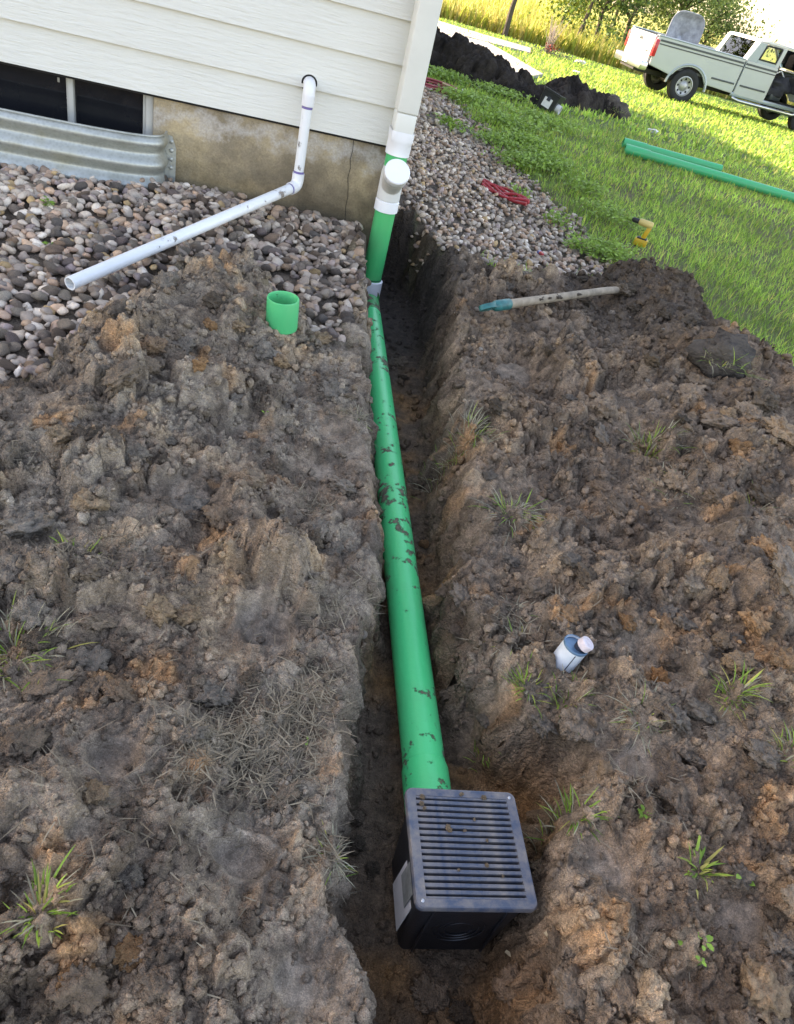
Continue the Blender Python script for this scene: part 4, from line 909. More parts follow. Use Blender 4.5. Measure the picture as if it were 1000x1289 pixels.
tuft(92, 690, 18, .05, .0040, .02, .85, 'tiny green grass sprig among straw on the left heap')
tuft(590, 545, 120, .09, .0032, .035, .35, 'greyish grass tuft hanging over the right trench lip')
tuft(645, 645, 60, .10, .0040, .028, .55, 'flattened green-grey grass tuft lying right of the pipe middle', 1.0)
tuft(820, 560, 90, .11, .0045, .03, .4, 'pale dry grass tuft below the crack in the right heap')
tuft(850, 620, 34, .08, .0040, .04, .3, 'thin straw-coloured wisps below the pale dry tuft', .9)
tuft(665, 865, 46, .06, .0036, .015, .7, 'yellow-green tuft on the sod lip just below the pale can')
tuft(715, 885, 40, .06, .0036, .022, .55, 'drooping tuft over the dark hollow right of the pipe end')
tuft(650, 820, 40, .06, .0032, .025, .4, 'pale limp grass blades left of the pale can', 1.0)
tuft(645, 770, 30, .05, .0030, .03, .35, 'dry grass wisps uphill of the pale can', 1.0)
tuft(928, 872, 40, .07, .0040, .014, .8, 'fresh green grass tuft behind the grey sod lump on the right')
tuft(812, 905, 36, .07, .0030, .02, .3, 'straw-coloured wispy tuft left of the grey sod lump', .8)
tuft(722, 1030, 40, .075, .0042, .012, .7, 'spiky pale green tuft beside the upper right corner of the grate')
tuft(880, 1095, 26, .06, .0065, .012, .95, 'bright green broad-bladed tuft right of the basin')
tuft(995, 945, 30, .06, .004, .02, .5, 'pale grass tuft at the foot of the right heap')
tuft(612, 942, 16, .04, .0032, .01, .8, 'small yellow-green sprig on the trench bank beside the pipe end')
tuft(985, 850, 20, .05, .003, .02, .2, 'dead straw wisp beside the tan clods on the right heap', 1.1)
tuft(945, 640, 34, .09, .003, .03, .3, 'grey fringe of grass hanging down the right heap', 1.0)
tuft(450, 525, 60, .055, .0025, .010, .2, 'dead grass fringe on the left trench lip beside the pipe', 1.1)
tuft(420, 1075, 40, .05, .0025, .013, .15, 'dead grass fringe on the left lip beside the basin', 1.1)
def seedling(px, py, leaves, size, label, h=.025, colr=(.30, .50, .08)):
    p = atg(px, py); t = empty('seedling', p, random.uniform(0, 6), label, 'seedling', 'seedlings')
    for k in range(leaves):
        a = 2.4 * k + random.uniform(-.3, .3); r = size * random.uniform(.5, 1.1); zz = h * random.uniform(.5, 1.1)
        q = Vector((math.cos(a) * r, math.sin(a) * r, zz)); L = size * random.uniform(.7, 1.1); d = Vector((math.cos(a), math.sin(a), .25)).normalized(); s_ = Vector((-math.sin(a), math.cos(a), 0))
        V = [q - d * L * .55, q - d * L * .2 + s_ * L * .36 + Vector((0, 0, .15 * L)), q + d * L * .25 + s_ * L * .32 + Vector((0, 0, .12 * L)), q + d * L * .62, q + d * L * .25 - s_ * L * .32 + Vector((0, 0, .12 * L)), q - d * L * .2 - s_ * L * .36 + Vector((0, 0, .15 * L)), q + d * L * .02]
        c = np.array([colr]) * RNG.uniform(.75, 1.2)
        link(bpy.data.objects.new('leaf', npmesh('leaf', np.array(V), np.array([[0, 1, 6], [1, 2, 6], [2, 3, 6], [3, 4, 6], [4, 5, 6], [5, 0, 6]]), M['leaf'], np.repeat(c, 7, 0))), t)
        MB().tube([(0, 0, -.004), q * .5 + Vector((0, 0, .005)), q - d * L * .5], .0012, 5).build('stem', M['stemg'], t)
M['stemg'] = plain('green stem', (.16, .26, .06), .6)
seedling(880, 1190, 5, .016, 'cluster of small round-leaved seedlings on bare mud right of the basin')
seedling(850, 1188, 2, .014, 'two-leaved seedling just left of the round-leaved cluster')
seedling(876, 1215, 3, .012, 'tiny bright seedling below the round-leaved cluster')
seedling(928, 1108, 2, .020, 'single bright upright leaf beside the broad-bladed tuft', .03)
seedling(805, 1030, 9, .012, 'small leafy green weed between the spiky tuft and the hollow', .03, (.20, .36, .06))
seedling(62, 268, 10, .022, 'green leafy weed in the gravel below the window well', .06, (.22, .42, .06))
seedling(62, 315, 7, .018, 'small green weed in the gravel above the white pipe end', .04, (.24, .42, .06))
seedling(388, 935, 2, .009, 'tiny yellow-green leaf on the straw strip left of the pipe', .008)
seedling(334, 522, 2, .010, 'tiny pale green leaf on the left heap below the green stub', .012)
# pale stones mixed into the soil
for (a_, b_, r) in [(808, 640, .008), (815, 480, .011), (457, 800, .010), (812, 662, .007), (690, 700, .006), (905, 420, .012), (770, 395, .018), (790, 400, .014), (835, 415, .01), (700, 540, .008), (525, 335, .012), (600, 390, .012), (575, 395, .01), (640, 375, .02), (230, 480, .006), (320, 570, .006), (60, 885, .006), (740, 450, .01), (560, 680, .006), (605, 440, .01), (900, 470, .01), (480, 445, .008)]:
    p = atg(a_, b_); o = link(bpy.data.objects.new('stone', STM[random.choice((1, 2, 8, 10))]), ground); o.location = p + Vector((0, 0, r * .3)); o.scale = (r * 1.2, r, r * .7); o.rotation_euler[2] = random.random() * 6
# upturned sod against the lawn
M['sod'] = plain('black root-matted sod', (.05, .043, .037), .95, 0, .5, 5, (6, .014))
def sodclump(px, py, r, sq, label, blad=60, matk='sod', parent=None):
    p = atg(px, py); t = empty('sod_clump', p, 0, label, 'sod')
    v, f = lumpshape(I3, .55, 1.3, 200 + px % 37, 1.2); v = v * (1.15 - .5 * np.array([mnoise.voronoi(Vector(q) * 2.6)[0][0] for q in v]))[:, None]
    eo = link(bpy.data.objects.new('earth', npmesh('earth', v, f, CLM)), t); eo.color = (.10, .085, .072, 1); eo.scale = (r, r * .6, r * sq); eo.location = (0, 0, r * sq * .5)
    k = RNG.uniform(-.8, .8, (blad, 2)) * r; v, f, c = blades(np.stack([k[:, 0], k[:, 1] - r * .3, np.full(blad, r * sq * .5)], 1), RNG.uniform(.05, .14, blad), np.full(blad, .004), RNG.uniform(3.5, 5.8, blad), RNG.uniform(.4, 1.3, blad), RNG.uniform(0, 1, blad), np.where(RNG.uniform(0, 1, (blad, 1)) < .5, gcols(blad), np.array([[.42, .38, .25]])), 3)
    link(bpy.data.objects.new('blades', npmesh('blades', v, f, M['blade'], c, False)), t); return t
sodclump(905, 462, .135, .72, 'black upturned sod slab with pale roots leaning at the lawn edge')
t = sodclump(772, 146, .22, .8, 'round brown sod lump at the far right end of the dirt row', 90)

# ------------------------------------------------------------------ tools and litter on the gravel and lawn
M['yellow'] = plain('yellow tool plastic', (.62, .36, .02), .45, 0, .1); M['yellowpale'] = plain('faded yellow plastic', (.62, .46, .16), .5, 0, .1); M['toolblack'] = plain('black rubber', (.02, .02, .02), .6); M['red'] = plain('red plastic', (.42, .03, .04), .5, 0, .2, 20); M['blue'] = plain('blue plastic', (.05, .08, .35), .4)
p = atg(800, 308); dr = empty('drill', p + Vector((0, 0, .0)), math.radians(165), 'yellow cordless drill lying at the edge of gravel and lawn', 'drill'); dr.scale = (.8, .8, .8)
MB().lathe([(0, -.085), (.022, -.083), (.030, -.07), (.031, .03), (.026, .045), (.02, .05)], (0, 0, .20), (1, 0, 0), 24).build('motor_housing', M['yellowpale'], dr)
MB().lathe([(.020, .05), (.022, .055), (.022, .10), (.012, .115), (.006, .118), (0, .118)], (0, 0, .20), (1, 0, 0), 20).build('chuck', M['toolblack'], dr)
MB().box((-.05, 0, .12), (.042, .036, .13), Matrix.Rotation(-.2, 3, 'Y'), .010).build('handle', M['yellow'], dr)
MB().box((-.035, 0, .035), (.12, .072, .065), None, .010).build('battery', M['yellow'], dr)
MB().box((-.035, 0, .072), (.09, .06, .012), None, .003).build('battery_latch', M['toolblack'], dr)
p = atg(632, 252); cl = empty('strap', p, 0, 'tangled red strap lying on the gravel', 'strap')
for k in range(5):
    P_ = []; a0 = random.uniform(-.3, .3)
    for j in range(14):
        t = j / 13; x = (t - .5) * .36; y = .07 * math.sin(t * 3.3 + a0 * 5 + k * 1.7) + .015 * k - .22 * (t - .5); P_.append((x, y, .05 + .015 * math.sin(t * 6 + k)))
    MB().tube(P_, .011, 8).build('strand', M['red'], cl)
MB().lathe([(0, -.03), (.018, -.028), (.02, .02), (0, .03)], (.18, -.04, .05), (1, -.3, 0), 14).build('hook', M['red'], cl)
a = atg(675, 327); e = atg(697, 341); sdv_ = (e - a).normalized(); sc_ = empty('screwdriver', a + Vector((0, 0, .05)), 0, 'small blue and red handled screwdriver on the gravel', 'screwdriver')
MB().lathe([(0, 0), (.012, .003), (.014, .03), (.012, .06)], (0, 0, 0), sdv_, 16).build('handle', M['blue'], sc_); MB().lathe([(.012, .0605), (.010, .10), (.006, .13), (0, .131)], (0, 0, 0), sdv_, 16).build('grip', M['red'], sc_)
# coiled red hose beside the house corner, with a stick
p = atg(541, 112); M['hose'] = plain('faded red hose', (.36, .07, .08), .55, 0, .15, 9)
ho = empty('hose', p, 0, 'coiled faded red hose on the gravel at the house side', 'hose'); P_ = []
for j in range(6 * 40): a = 2 * math.pi * j / 40; k = j / 40; R_ = .36 + .05 * math.sin(k * 2.1 + .4) + .01 * k; P_.append((R_ * math.cos(a), R_ * .8 * math.sin(a), .025 + .012 * (k % 3) + .03 * (k // 3)))
MB().tube(P_, .013, 8).build('coil', M['hose'], ho); MB().lathe([(.014, 0), (.018, .005), (.018, .04), (0, .042)], P_[-1], (0, 1, .1), 12).build('coupling', M['steel'], ho)
a = atg(556, 112); e = atg(593, 128); stk = MB().tube([a + Vector((0, 0, .07)), a.lerp(e, .5) + Vector((0, 0, .06)), e + Vector((0, 0, .015))], [.014, .013, .010], 8).build('stick', M['chip']); tag(stk, 'pale straight stick leaning over the red hose', 'stick')
# spare catch basin tipped over on the grass
p = atg(686, 141); sb = empty('spare_basin', p + Vector((0, 0, .01)), math.radians(-24), 'spare black plastic basin tipped on the grass before the dirt row', 'catch basin'); sb.rotation_euler = (math.radians(-8), math.radians(12), math.radians(-20))
b, rr = wallshell([(.12, .02, 0), (.138, .02, .25), (.150, .022, .252), (.150, .022, .275), (.135, .02, .276), (.112, .018, .03)], None, '', None); b.b.faces.new(rr[0][::-1]); b.b.faces.new(rr[-1]); sbx = b.build('box', M['blackp'], sb, True, 30)
MB().box((.0, -.1335, .135), (.13, .003, .17), Matrix.Rotation(math.radians(-4), 3, 'X')).build('label_sticker', M['sticker'], sb)
MB().box((.0, -.1365, .165), (.055, .003, .06), Matrix.Rotation(math.radians(-4), 3, 'X')).build('print_block', M['ink'], sb); MB().box((.0, -.1345, .075), (.10, .003, .03), Matrix.Rotation(math.radians(-4), 3, 'X')).build('print_block', M['stickgrey'], sb)
MB().lathe(hollow(.058, .05, .07), (.125, 0, .11), (1, 0, 0), 24, True).build('outlet', M['sticker'], sb)
# two green pipes on the lawn
def lawnpipe(a, e, r, label, z=0):
    a, e = Vector(a), Vector(e); za, ze = hz(a.x, a.y), hz(e.x, e.y); a.z = za + r + .012 + z; e.z = ze + r + .012 + z; d = e - a
    o = empty('sewer_pipe', a, 0, label, 'pipe', 'spare green pipes on the lawn'); MB().lathe(hollow(r, r - .005, d.length), (0, 0, 0), d, 30, True).build('tube', M['greenclean2'], o)
    MB().lathe([(r + .0003, .30), (r + .006, .302), (r + .006, .0), (r, 0)][::-1], (0, 0, 0), d, 30).build('bell', M['greenclean2'], o); MB().lathe([(0, .18), (r - .006, .18)], (0, 0, 0), d, 24).build('shaded_bore', M['toolblack'], o)  # black disc stands in for the shade deep inside the pipe
M['greenclean2'] = pipemat('spare green pipe', (.010, .40, .16), .2, 33, .35, .8)
a = np.array(atg(786, 189, .05)); e = np.array(atg(1000, 251, .05)); dd_ = (e - a) / np.linalg.norm(e - a); lawnpipe(a, a + dd_ * 3.05, .0535, 'long spare green pipe lying on the lawn, bell end to the house')
a = atg(784, 181, .05); e = atg(907, 215, .05); lawnpipe(a, e, .0535, 'shorter spare green pipe lying behind the long one on the lawn')
M['paper'] = plain('white litter', (.7, .7, .68), .6)
for (a_, b_, r, lab) in ((731, 80, .16, 'white crumpled bag on the lawn beyond the dirt row'), (726, 92, .09, 'small white scrap on the lawn beside the crumpled bag'), (822, 167, .09, 'white paper scrap on the lawn behind the spare pipes')):
    p = atg(a_, b_); v, f = lumpshape(I2, .7, 1.4, a_, .5); o = link(bpy.data.objects.new('litter', npmesh('litter', v * np.array([r, r * .6, r * .35]) + np.array([0, 0, r * .25]), f, M['paper'], None, False))); o.location = p; tag(o, lab, 'litter')

# ------------------------------------------------------------------ row of dug earth beyond the corner
M['heap'] = vcol('dark dug earth', .95, ((16, .05), (60, .02)), False, var=.4, vscale=18)
def heap(name, line, label):
    """a ridge of lumps along a line of (x, y, half-width, height)"""
    L = np.array(line); x0, x1 = L[:, 0].min() - .6, L[:, 0].max() + .6; y0, y1 = L[:, 1].min() - .9, L[:, 1].max() + .9
    xs = np.arange(x0, x1, .022); ys = np.arange(y0, y1, .022); X, Y = np.meshgrid(xs, ys); xf, yf = X.ravel(), Y.ravel(); h = np.full(xf.shape, -1.)
    for (a, c) in zip(L[:-1], L[1:]):
        ex, ey = c[0] - a[0], c[1] - a[1]; t = np.clip(((xf - a[0]) * ex + (yf - a[1]) * ey) / (ex * ex + ey * ey), 0, 1); d = np.hypot(xf - a[0] - t * ex, yf - a[1] - t * ey) * (1 + .35 * fbm(xf, yf, .5, 3, 301)); w = mix(a[2], c[2], t); H = mix(a[3], c[3], t); h = np.maximum(h, H * (1 - (d / w) ** 1.6))
    d1, i1 = domes(xf, yf, .26, .8, 31); d2, i2 = domes(xf, yf, .12, .8, 32); d3, i3 = domes(xf, yf, .06, .8, 33)
    z = h + (d1 * .8 + d2 * .8 + d3 * .7) * np.clip(h / .1 + .4, 0, 1) + land(xf, yf, False)[0] - .05
    z = np.where(h < -.3, -.3, z)
    c = np.array([.040, .032, .026]) * np.clip(1 + .6 * (i1 - .5) + .5 * fbm(xf, yf, .3, 3, 303), .4, 2.)[:, None]
    ny, nx = X.shape; ii = (np.arange(ny - 1)[:, None] * nx + np.arange(nx - 1)[None]).ravel(); Q = np.stack([ii, ii + 1, ii + nx + 1, ii + nx], 1); hq = h[Q].max(1) > -.15; Q = Q[hq]
    used = np.unique(Q); mp = -np.ones(len(xf), int); mp[used] = np.arange(len(used))
    o = link(bpy.data.objects.new(name, npmesh(name, np.stack([xf, yf, z], 1)[used], mp[Q], M['heap'], c[used]))); return tag(o, label, 'dirt pile')
def lp(px, py, w, h): q = atg(px, py); return (q[0], q[1] + w * .75, w, h)
heap('dirt_pile', [lp(500, 70, .6, .48), lp(552, 89, .6, .48), lp(600, 106, .55, .40), lp(640, 122, .5, .30), lp(668, 130, .4, .20)], 'long black heap of dug earth running past the house corner')
heap('dirt_pile', [lp(690, 128, .4, .20), lp(715, 132, .5, .30), lp(745, 140, .42, .22), lp(762, 145, .3, .12)], 'low brown turf-capped heap behind the spare black basin')

# ------------------------------------------------------------------ slab, road, shrub, trees and field beyond
M['slab'] = plain('pale concrete', (.30, .29, .275), .85, 0, .15, 2.5, (30, .004)); M['roadm'] = plain('gravel road', (.34, .31, .27), .95, 0, .25, 3, (20, .02))
def slab(name, pix, lift, mat):
    P_ = [atg(a, b, lift) for a, b in pix]; b = MB(); tp = [b.b.verts.new(q) for q in P_]; bt = [b.b.verts.new(q - Vector((0, 0, .2))) for q in P_]; n = len(P_); b.b.faces.new(tp); b.b.faces.new(bt[::-1])
    for k in range(n): b.b.faces.new((tp[k], bt[k], bt[(k + 1) % n], tp[(k + 1) % n]))
    o = b.build(name, mat, None, False); bm_ = bmesh.new(); bm_.from_mesh(o.data); bmesh.ops.triangulate(bm_, faces=bm_.faces[:]); bm_.to_mesh(o.data); bm_.free(); return tag(o, None, None, None, 'structure')
slab('walkway', [(500, 34), (556, 43), (585, 46), (614, 53), (645, 70), (684, 93), (660, 97), (600, 80), (500, 60)], .06, M['slab'])
slab('driveway', [(500, 6), (556, 27), (612, 44), (668, 60), (668, 66), (620, 54), (590, 46), (556, 42.5), (500, 33)], .055, M['slab'])
lo = [(500, -22), (560, -2), (600, 12), (690, 41), (780, 74), (860, 103)]; hi = [(500, -30), (560, -10), (600, 4), (690, 33), (780, 65), (860, 92)]
V = np.array([tuple(atg(*q, .04)) for q in lo] + [tuple(atg(*q, .04)) for q in hi])
n_ = len(lo)
o = link(bpy.data.objects.new('road', npmesh('road', V, np.array([[k, k + 1, n_ + k + 1, n_ + k] for k in range(n_ - 1)]), M['roadm'], None, False))); tag(o, kind='structure')
# bare shrub by the slab
p = atg(688, 68); sh = empty('shrub', p, 0, 'bare twiggy shrub with red leaves at its base by the slab', 'shrub'); M['twig'] = plain('grey twigs', (.30, .25, .22), .8, 0, .2)
for k in range(26):
    a = random.uniform(0, 6.28); l = random.uniform(.6, 1.15); t1 = random.uniform(.1, .55); q1 = Vector((math.cos(a) * t1 * l * .4, math.sin(a) * t1 * l * .4, l * .5)); q2 = Vector((math.cos(a) * t1 * l, math.sin(a) * t1 * l, l))
    tw = MB().tube([(math.cos(a) * .08, math.sin(a) * .08, -.02), q1, q2], [.011, .008, .004], 5); q3 = q1 + Vector((random.uniform(-.25, .25), random.uniform(-.25, .25), l * .35)); tw.tube([q1, q3], [.006, .003], 5); tw.build('stem', M['twig'], sh)
P = RNG.normal(0, .13, (160, 3)) * np.array([1, 1, .7]) + np.array([.12, -.1, .16]); v, f, c = leafquads(P, RNG.uniform(.05, .09, 160), np.array([[.30, .05, .04]]) * RNG.uniform(.6, 1.2, (160, 1)), .8); link(bpy.data.objects.new('red_leaves', npmesh('red_leaves', v, f, M['leaf'], c, False)), sh)
P = RNG.normal(0, .45, (260, 3)) * np.array([1.5, .7, .15]) + np.array([.1, -.2, .08]); v, f, c = leafquads(P, RNG.uniform(.05, .1, 260), np.array([[.10, .13, .09]]) * RNG.uniform(.6, 1.2, (260, 1)), .8); link(bpy.data.objects.new('ground_cover', npmesh('ground_cover', v, f, M['leaf'], c, False)), sh)['kind'] = 'stuff'
# trees
M['bark'] = plain('dark bark', (.075, .058, .045), .9, 0, .3, 8, (20, .02))
def tree(px, py, yd, h, cr, label, nleaf, colr, lean=0, trunk=.10, seed=1, crown0=.3, size=.16):
    rg = random.Random(seed); rn = np.random.default_rng(seed); d = ray(px, py); q = CC + d * (yd / d[1]); z0 = hz(q[0], q[1]); t = empty('tree', (q[0], q[1], z0 - .05), 0, label, 'tree', 'trees along the field')
    b = MB(); P_ = [Vector((lean * k * h / 6 + rg.uniform(-.1, .1), rg.uniform(-.1, .1), h * .9 * k / 6)) for k in range(7)]; P_[0] = Vector((0, 0, 0)); b.tube(P_, [trunk * (1 - .8 * k / 6) for k in range(7)], 9); ends = []
    for k in range(11):
        j = rg.randrange(2, 6); s_ = P_[j].lerp(P_[j + 1], rg.random()); a = rg.uniform(0, 6.28); l = cr * rg.uniform(.5, 1); m_ = s_ + Vector((math.cos(a) * l * .5, math.sin(a) * l * .5, l * .35)); e = s_ + Vector((math.cos(a) * l, math.sin(a) * l, l * rg.uniform(.2, .7))); b.tube([s_, m_, e], [trunk * .4, trunk * .25, trunk * .08], 6); ends += [m_, e, m_.lerp(e, .5)]
    b.build('trunk', M['bark'], t)
    cl_ = [np.array(e) for e in ends] + [np.array([rg.gauss(0, cr * .45) + lean * h, rg.gauss(0, cr * .45), h * rg.uniform(crown0, 1)]) for _ in range(26)]
    k = rn.integers(0, len(cl_), nleaf); Pc = np.array(cl_)[k] + rn.normal(0, cr * .17, (nleaf, 3)) * np.array([1.2, 1.2, .8]); Pc[:, 2] = np.maximum(Pc[:, 2], h * crown0 * .6)
    v, f, c = leafquads(Pc, rn.uniform(.6, 1.3, nleaf) * size, np.array([colr]) * rn.uniform(.6, 1.3, (nleaf, 1)), 1.2)
    link(bpy.data.objects.new('crown', npmesh('crown', v, f, M['leaf'], c, False)), t)
tree(642, 20, 33, 6, 2.0, 'slim dark-trunked tree standing alone at the road edge', 2600, (.16, .24, .05), .03, .11, 3, .45)
tree(727, 38, 36, 5.5, 2.0, 'slender leaning tree behind the bare shrub', 3600, (.14, .22, .045), .10, .10, 5, .16)
tree(750, 42, 38, 5, 2.2, 'bushy dark green tree beside the slender leaning one', 5200, (.07, .13, .035), .06, .10, 6, .14)
tree(712, 22, 41, 3.2, 1.5, 'low yellow-green bush between the two slim trunks', 3000, (.30, .36, .05), 0, .08, 8, .08)
tree(790, 50, 42, 5, 2.4, 'broad olive tree rising above the truck tailgate', 6000, (.13, .19, .05), -.05, .13, 9, .12)
tree(838, 62, 44, 5, 2.6, 'full pale green tree rising above the truck bed', 7000, (.15, .22, .06), .02, .14, 10, .10)
tree(880, 76, 48, 3.4, 1.9, 'lower rounded tree left of the open sky behind the cab', 5000, (.15, .22, .07), 0, .12, 12, .10)
tree(590, -8, 40, 6, 2.4, 'sunlit tree beyond the road by the house side', 2600, (.16, .24, .05), 0, .11, 14, .4)
tree(770, 30, 50, 6, 2.6, 'tall hazy tree behind the olive one', 5000, (.12, .19, .05), 0, .12, 15, .12)
# tall pale field grass
n = 20000; py = 33.5 + 50 * RNG.uniform(0, 1, n) ** 2; px = -.20 * py + RNG.uniform(0, 1, n) * (.85 * py); py = py + .10 * px; hh = land(px, py, False)[0]
cols = np.array([[.42, .40, .10], [.55, .46, .16], [.36, .38, .07], [.30, .36, .07]])[RNG.integers(0, 4, n)] * RNG.uniform(.75, 1.2, (n, 1))
v, f, c = blades(np.stack([px, py, hh], 1), RNG.uniform(.45, 1.0, n), RNG.uniform(.05, .10, n), RNG.uniform(0, 6.28, n), np.abs(RNG.normal(.1, .2, n)), RNG.uniform(0, .7, n), cols, 2)
o = link(bpy.data.objects.new('field_grass', npmesh('field_grass', v, f, M['blade'], c, False))); tag(o, 'tall yellow field grass beyond the road', 'grass', None, 'stuff')

# ------------------------------------------------------------------ pickup truck
M['paint'] = plain('silver green truck paint', (.36, .40, .41), .28, .25, .03, 3); M['paintw'] = plain('white tailgate paint', (.68, .67, .64), .35, .0, .06, 6); M['paintg'] = plain('blue grey truck paint', (.27, .33, .36), .28, .3, .03, 3); M['stripe'] = plain('dark stripe', (.045, .055, .06), .4)
M['chrome'] = plain('dull chrome', (.55, .56, .57), .28, .9, .1, 9); M['tyre'] = plain('tyre rubber', (.022, .022, .023), .85, 0, .2, 12); M['rim'] = plain('grey steel rim', (.40, .40, .39), .45, .5, .15, 14); M['tail'] = plain('red lamp', (.50, .02, .03), .25); M['cloth'] = plain('dark seat cloth', (.035, .035, .04), .9, 0, .3, 8); M['hole'] = plain('wheel hole', (.01, .01, .01), .9)
def tglass():
    m, nt, b = newmat('truck glass'); tr = N(nt, 'ShaderNodeBsdfTransparent'); tr.inputs[0].default_value = (.72, .80, .74, 1); gl = N(nt, 'ShaderNodeBsdfGlossy'); gl.inputs['Roughness'].default_value = .03
    fr = N(nt, 'ShaderNodeFresnel'); mx = N(nt, 'ShaderNodeMixShader'); nt.links.new(fr.outputs[0], mx.inputs[0]); nt.links.new(tr.outputs[0], mx.inputs[1]); nt.links.new(gl.outputs[0], mx.inputs[2]); nt.links.new(mx.outputs[0], nt.nodes['Material Output'].inputs[0]); return m
M['tglass'] = tglass()
HD = math.radians(75); hv = np.array([math.sin(HD), math.cos(HD), 0]); lv = np.array([-hv[1], hv[0], 0]); to = np.array([4.03, 24.74, 0]); tz = hz(to[0], to[1]) + .0
tk = empty('pickup_truck', (to[0], to[1], tz), math.atan2(hv[1], hv[0]), 'silver pickup truck with its passenger door open parked on the lawn', 'truck')
tk.scale = (1.06, 1.06, .93)
def arch(cx, cz, r, n=14): return [(cx + r * math.cos(a), cz + r * math.sin(a)) for a in [math.pi * (1 - k / n) for k in range(n + 1)]]
AR = .52; WZ = .42
def T(b, name, mat, par=tk, ang=35): return b.build(name, mat, par, True, ang)
bedp = [(-1.12, .70), (-AR, .60)] + arch(0, WZ, AR)[1:-1] + [(AR, .60), (1.30, .56), (1.30, 1.40), (1.28, 1.43), (-1.08, 1.43), (-1.14, 1.38)]
bedp = [(-1.12, .72), (-.47, .60)] + [q for q in arch(0, WZ, AR) if q[1] > .60] + [(.47, .60), (1.30, .56), (1.30, 1.43), (-1.08, 1.43), (-1.14, 1.37)]
for sg in (-1, 1):
    y0, y1 = (-1.0, -.93) if sg < 0 else (.93, 1.0)
    bs = T(MB().prism(bedp, y0, y1, 'xz', .018), 'bed_side', M['paint'])
    T(MB().box((.08, sg * .915, 1.435), (2.42, .17, .035), None, .012), 'bed_rail', M['paintg'], bs)
    for zz, hh_ in ((1.335, .05), (1.25, .03)): T(MB().box((.11, sg * 1.002, zz), (2.34, .012, hh_)), 'stripe', M['stripe'], bs)
    T(MB().box((.92, sg * 1.004, .80), (.66, .018, .045), None, .004), 'moulding', M['stripe'], bs)
    T(MB().tube([(x, sg * .985, z) for x, z in arch(0, WZ, AR + .03, 20)], .034, 8), 'wheel_arch', M['paint'], bs); T(MB().box((0, sg * .72, .72), (1.0, .36, .44)), 'wheel_well', M['hole'], bs)
    T(MB().box((-1.12, sg * .935, 1.13), (.11, .155, .42), None, .025), 'tail_light', M['tail'])
tg = T(MB().box((-1.13, 0, 1.08), (.07, 1.70, .66), None, .015), 'tailgate', M['paintw']); T(MB().box((-1.17, 0, 1.26), (.02, .22, .09), None, .01), 'handle', M['stripe'], tg); T(MB().box((-1.168, -.62, 1.0), (.012, .16, .05)), 'badge', M['stripe'], tg)
bp = T(MB().box((-1.25, 0, .66), (.22, 1.95, .22), None, .04), 'rear_bumper', M['chrome']); T(MB().box((-1.365, .1, .66), (.01, .34, .16)), 'license_plate', M['paintw'], bp); T(MB().box((-1.25, 0, .52), (.1, 1.0, .08)), 'hitch', M['toolblack'], bp)
T(MB().box((.08, 0, .78), (2.4, 1.84, .06)), 'bed_floor', M['stripe']); T(MB().box((1.27, 0, 1.08), (.05, 1.84, .66)), 'bed_front', M['paintg'])
# cab
cabR = [(1.335, .56), (2.24, .53), (2.24, 1.42), (1.335, 1.42)]
cabU = [(1.335, 1.40), (1.36, 1.42), (1.50, 1.93), (2.30, 1.955), (2.24, 1.40)]
for sg in (-1, 1):
    y0, y1 = (-.99, -.93) if sg < 0 else (.93, .99)
    cs = T(MB().prism(cabR, y0, y1, 'xz', .012), 'cab_side', M['paint'])
    for zz, hh_ in ((1.335, .05), (1.25, .03)): T(MB().box((1.79, sg * .992, zz), (.88, .012, hh_)), 'stripe', M['stripe'], cs)
    T(MB().box((1.79, sg * .994, .80), (.74, .018, .045), None, .004), 'moulding', M['stripe'], cs)
    # quarter window surround, four pieces, and its glass
    yi, yo = (-.95, -.89) if sg < 0 else (.89, .95)
    T(MB().prism([(1.335, 1.421), (1.62, 1.421), (1.70, 1.90), (1.50, 1.90)], yi, yo, 'xz', .008), 'rear_pillar', M['paintg'], cs)
    T(MB().prism([(2.14, 1.421), (2.24, 1.421), (2.28, 1.90), (2.17, 1.90)], yi, yo, 'xz', .006), 'door_pillar', M['paint'], cs)
    T(MB().prism([(1.621, 1.421), (2.139, 1.421), (2.142, 1.50), (1.634, 1.50)], yi, yo, 'xz', .003), 'window_ledge', M['paintg'], cs)
    T(MB().prism([(1.6345, 1.501), (2.1415, 1.501), (2.168, 1.885), (1.697, 1.885)], (yi + yo) / 2 - .003, (yi + yo) / 2 + .003, 'xz'), 'quarter_window', M['tglass'], cs)
    for (qa, qb) in (((1.655, 1.515), (2.12, 1.515)), ((2.12, 1.515), (2.145, 1.87)), ((2.145, 1.87), (1.715, 1.87)), ((1.715, 1.87), (1.655, 1.515))): T(MB().tube([(qa[0], yo if sg > 0 else yi, qa[1]), (qb[0], yo if sg > 0 else yi, qb[1])], .022, 6), 'window_seal', M['toolblack'], cs)
rf = T(MB().prism([(1.48, 1.90), (1.52, 1.96), (1.75, 1.985), (2.75, 1.98), (3.0, 1.93), (3.0, 1.90)], -.92, .92, 'xz', .03), 'roof', M['paintw']); T(MB().box((1.53, 0, 1.955), (.03, .34, .03), None, .008), 'brake_light', M['tail'], rf)
T(MB().box((1.36, 0, 1.20), (.05, 1.84, .44)), 'cab_back', M['paint'])
for sg in (-1, 1): T(MB().prism([(1.335, 1.421), (1.395, 1.421), (1.54, 1.90), (1.48, 1.90)], sg * .80 - .085, sg * .80 + .085, 'xz'), 'rear_window_post', M['paintw'])
T(MB().prism([(1.36, 1.421), (1.37, 1.421), (1.515, 1.90), (1.505, 1.90)], -.714, .714, 'xz'), 'rear_window', M['tglass'])
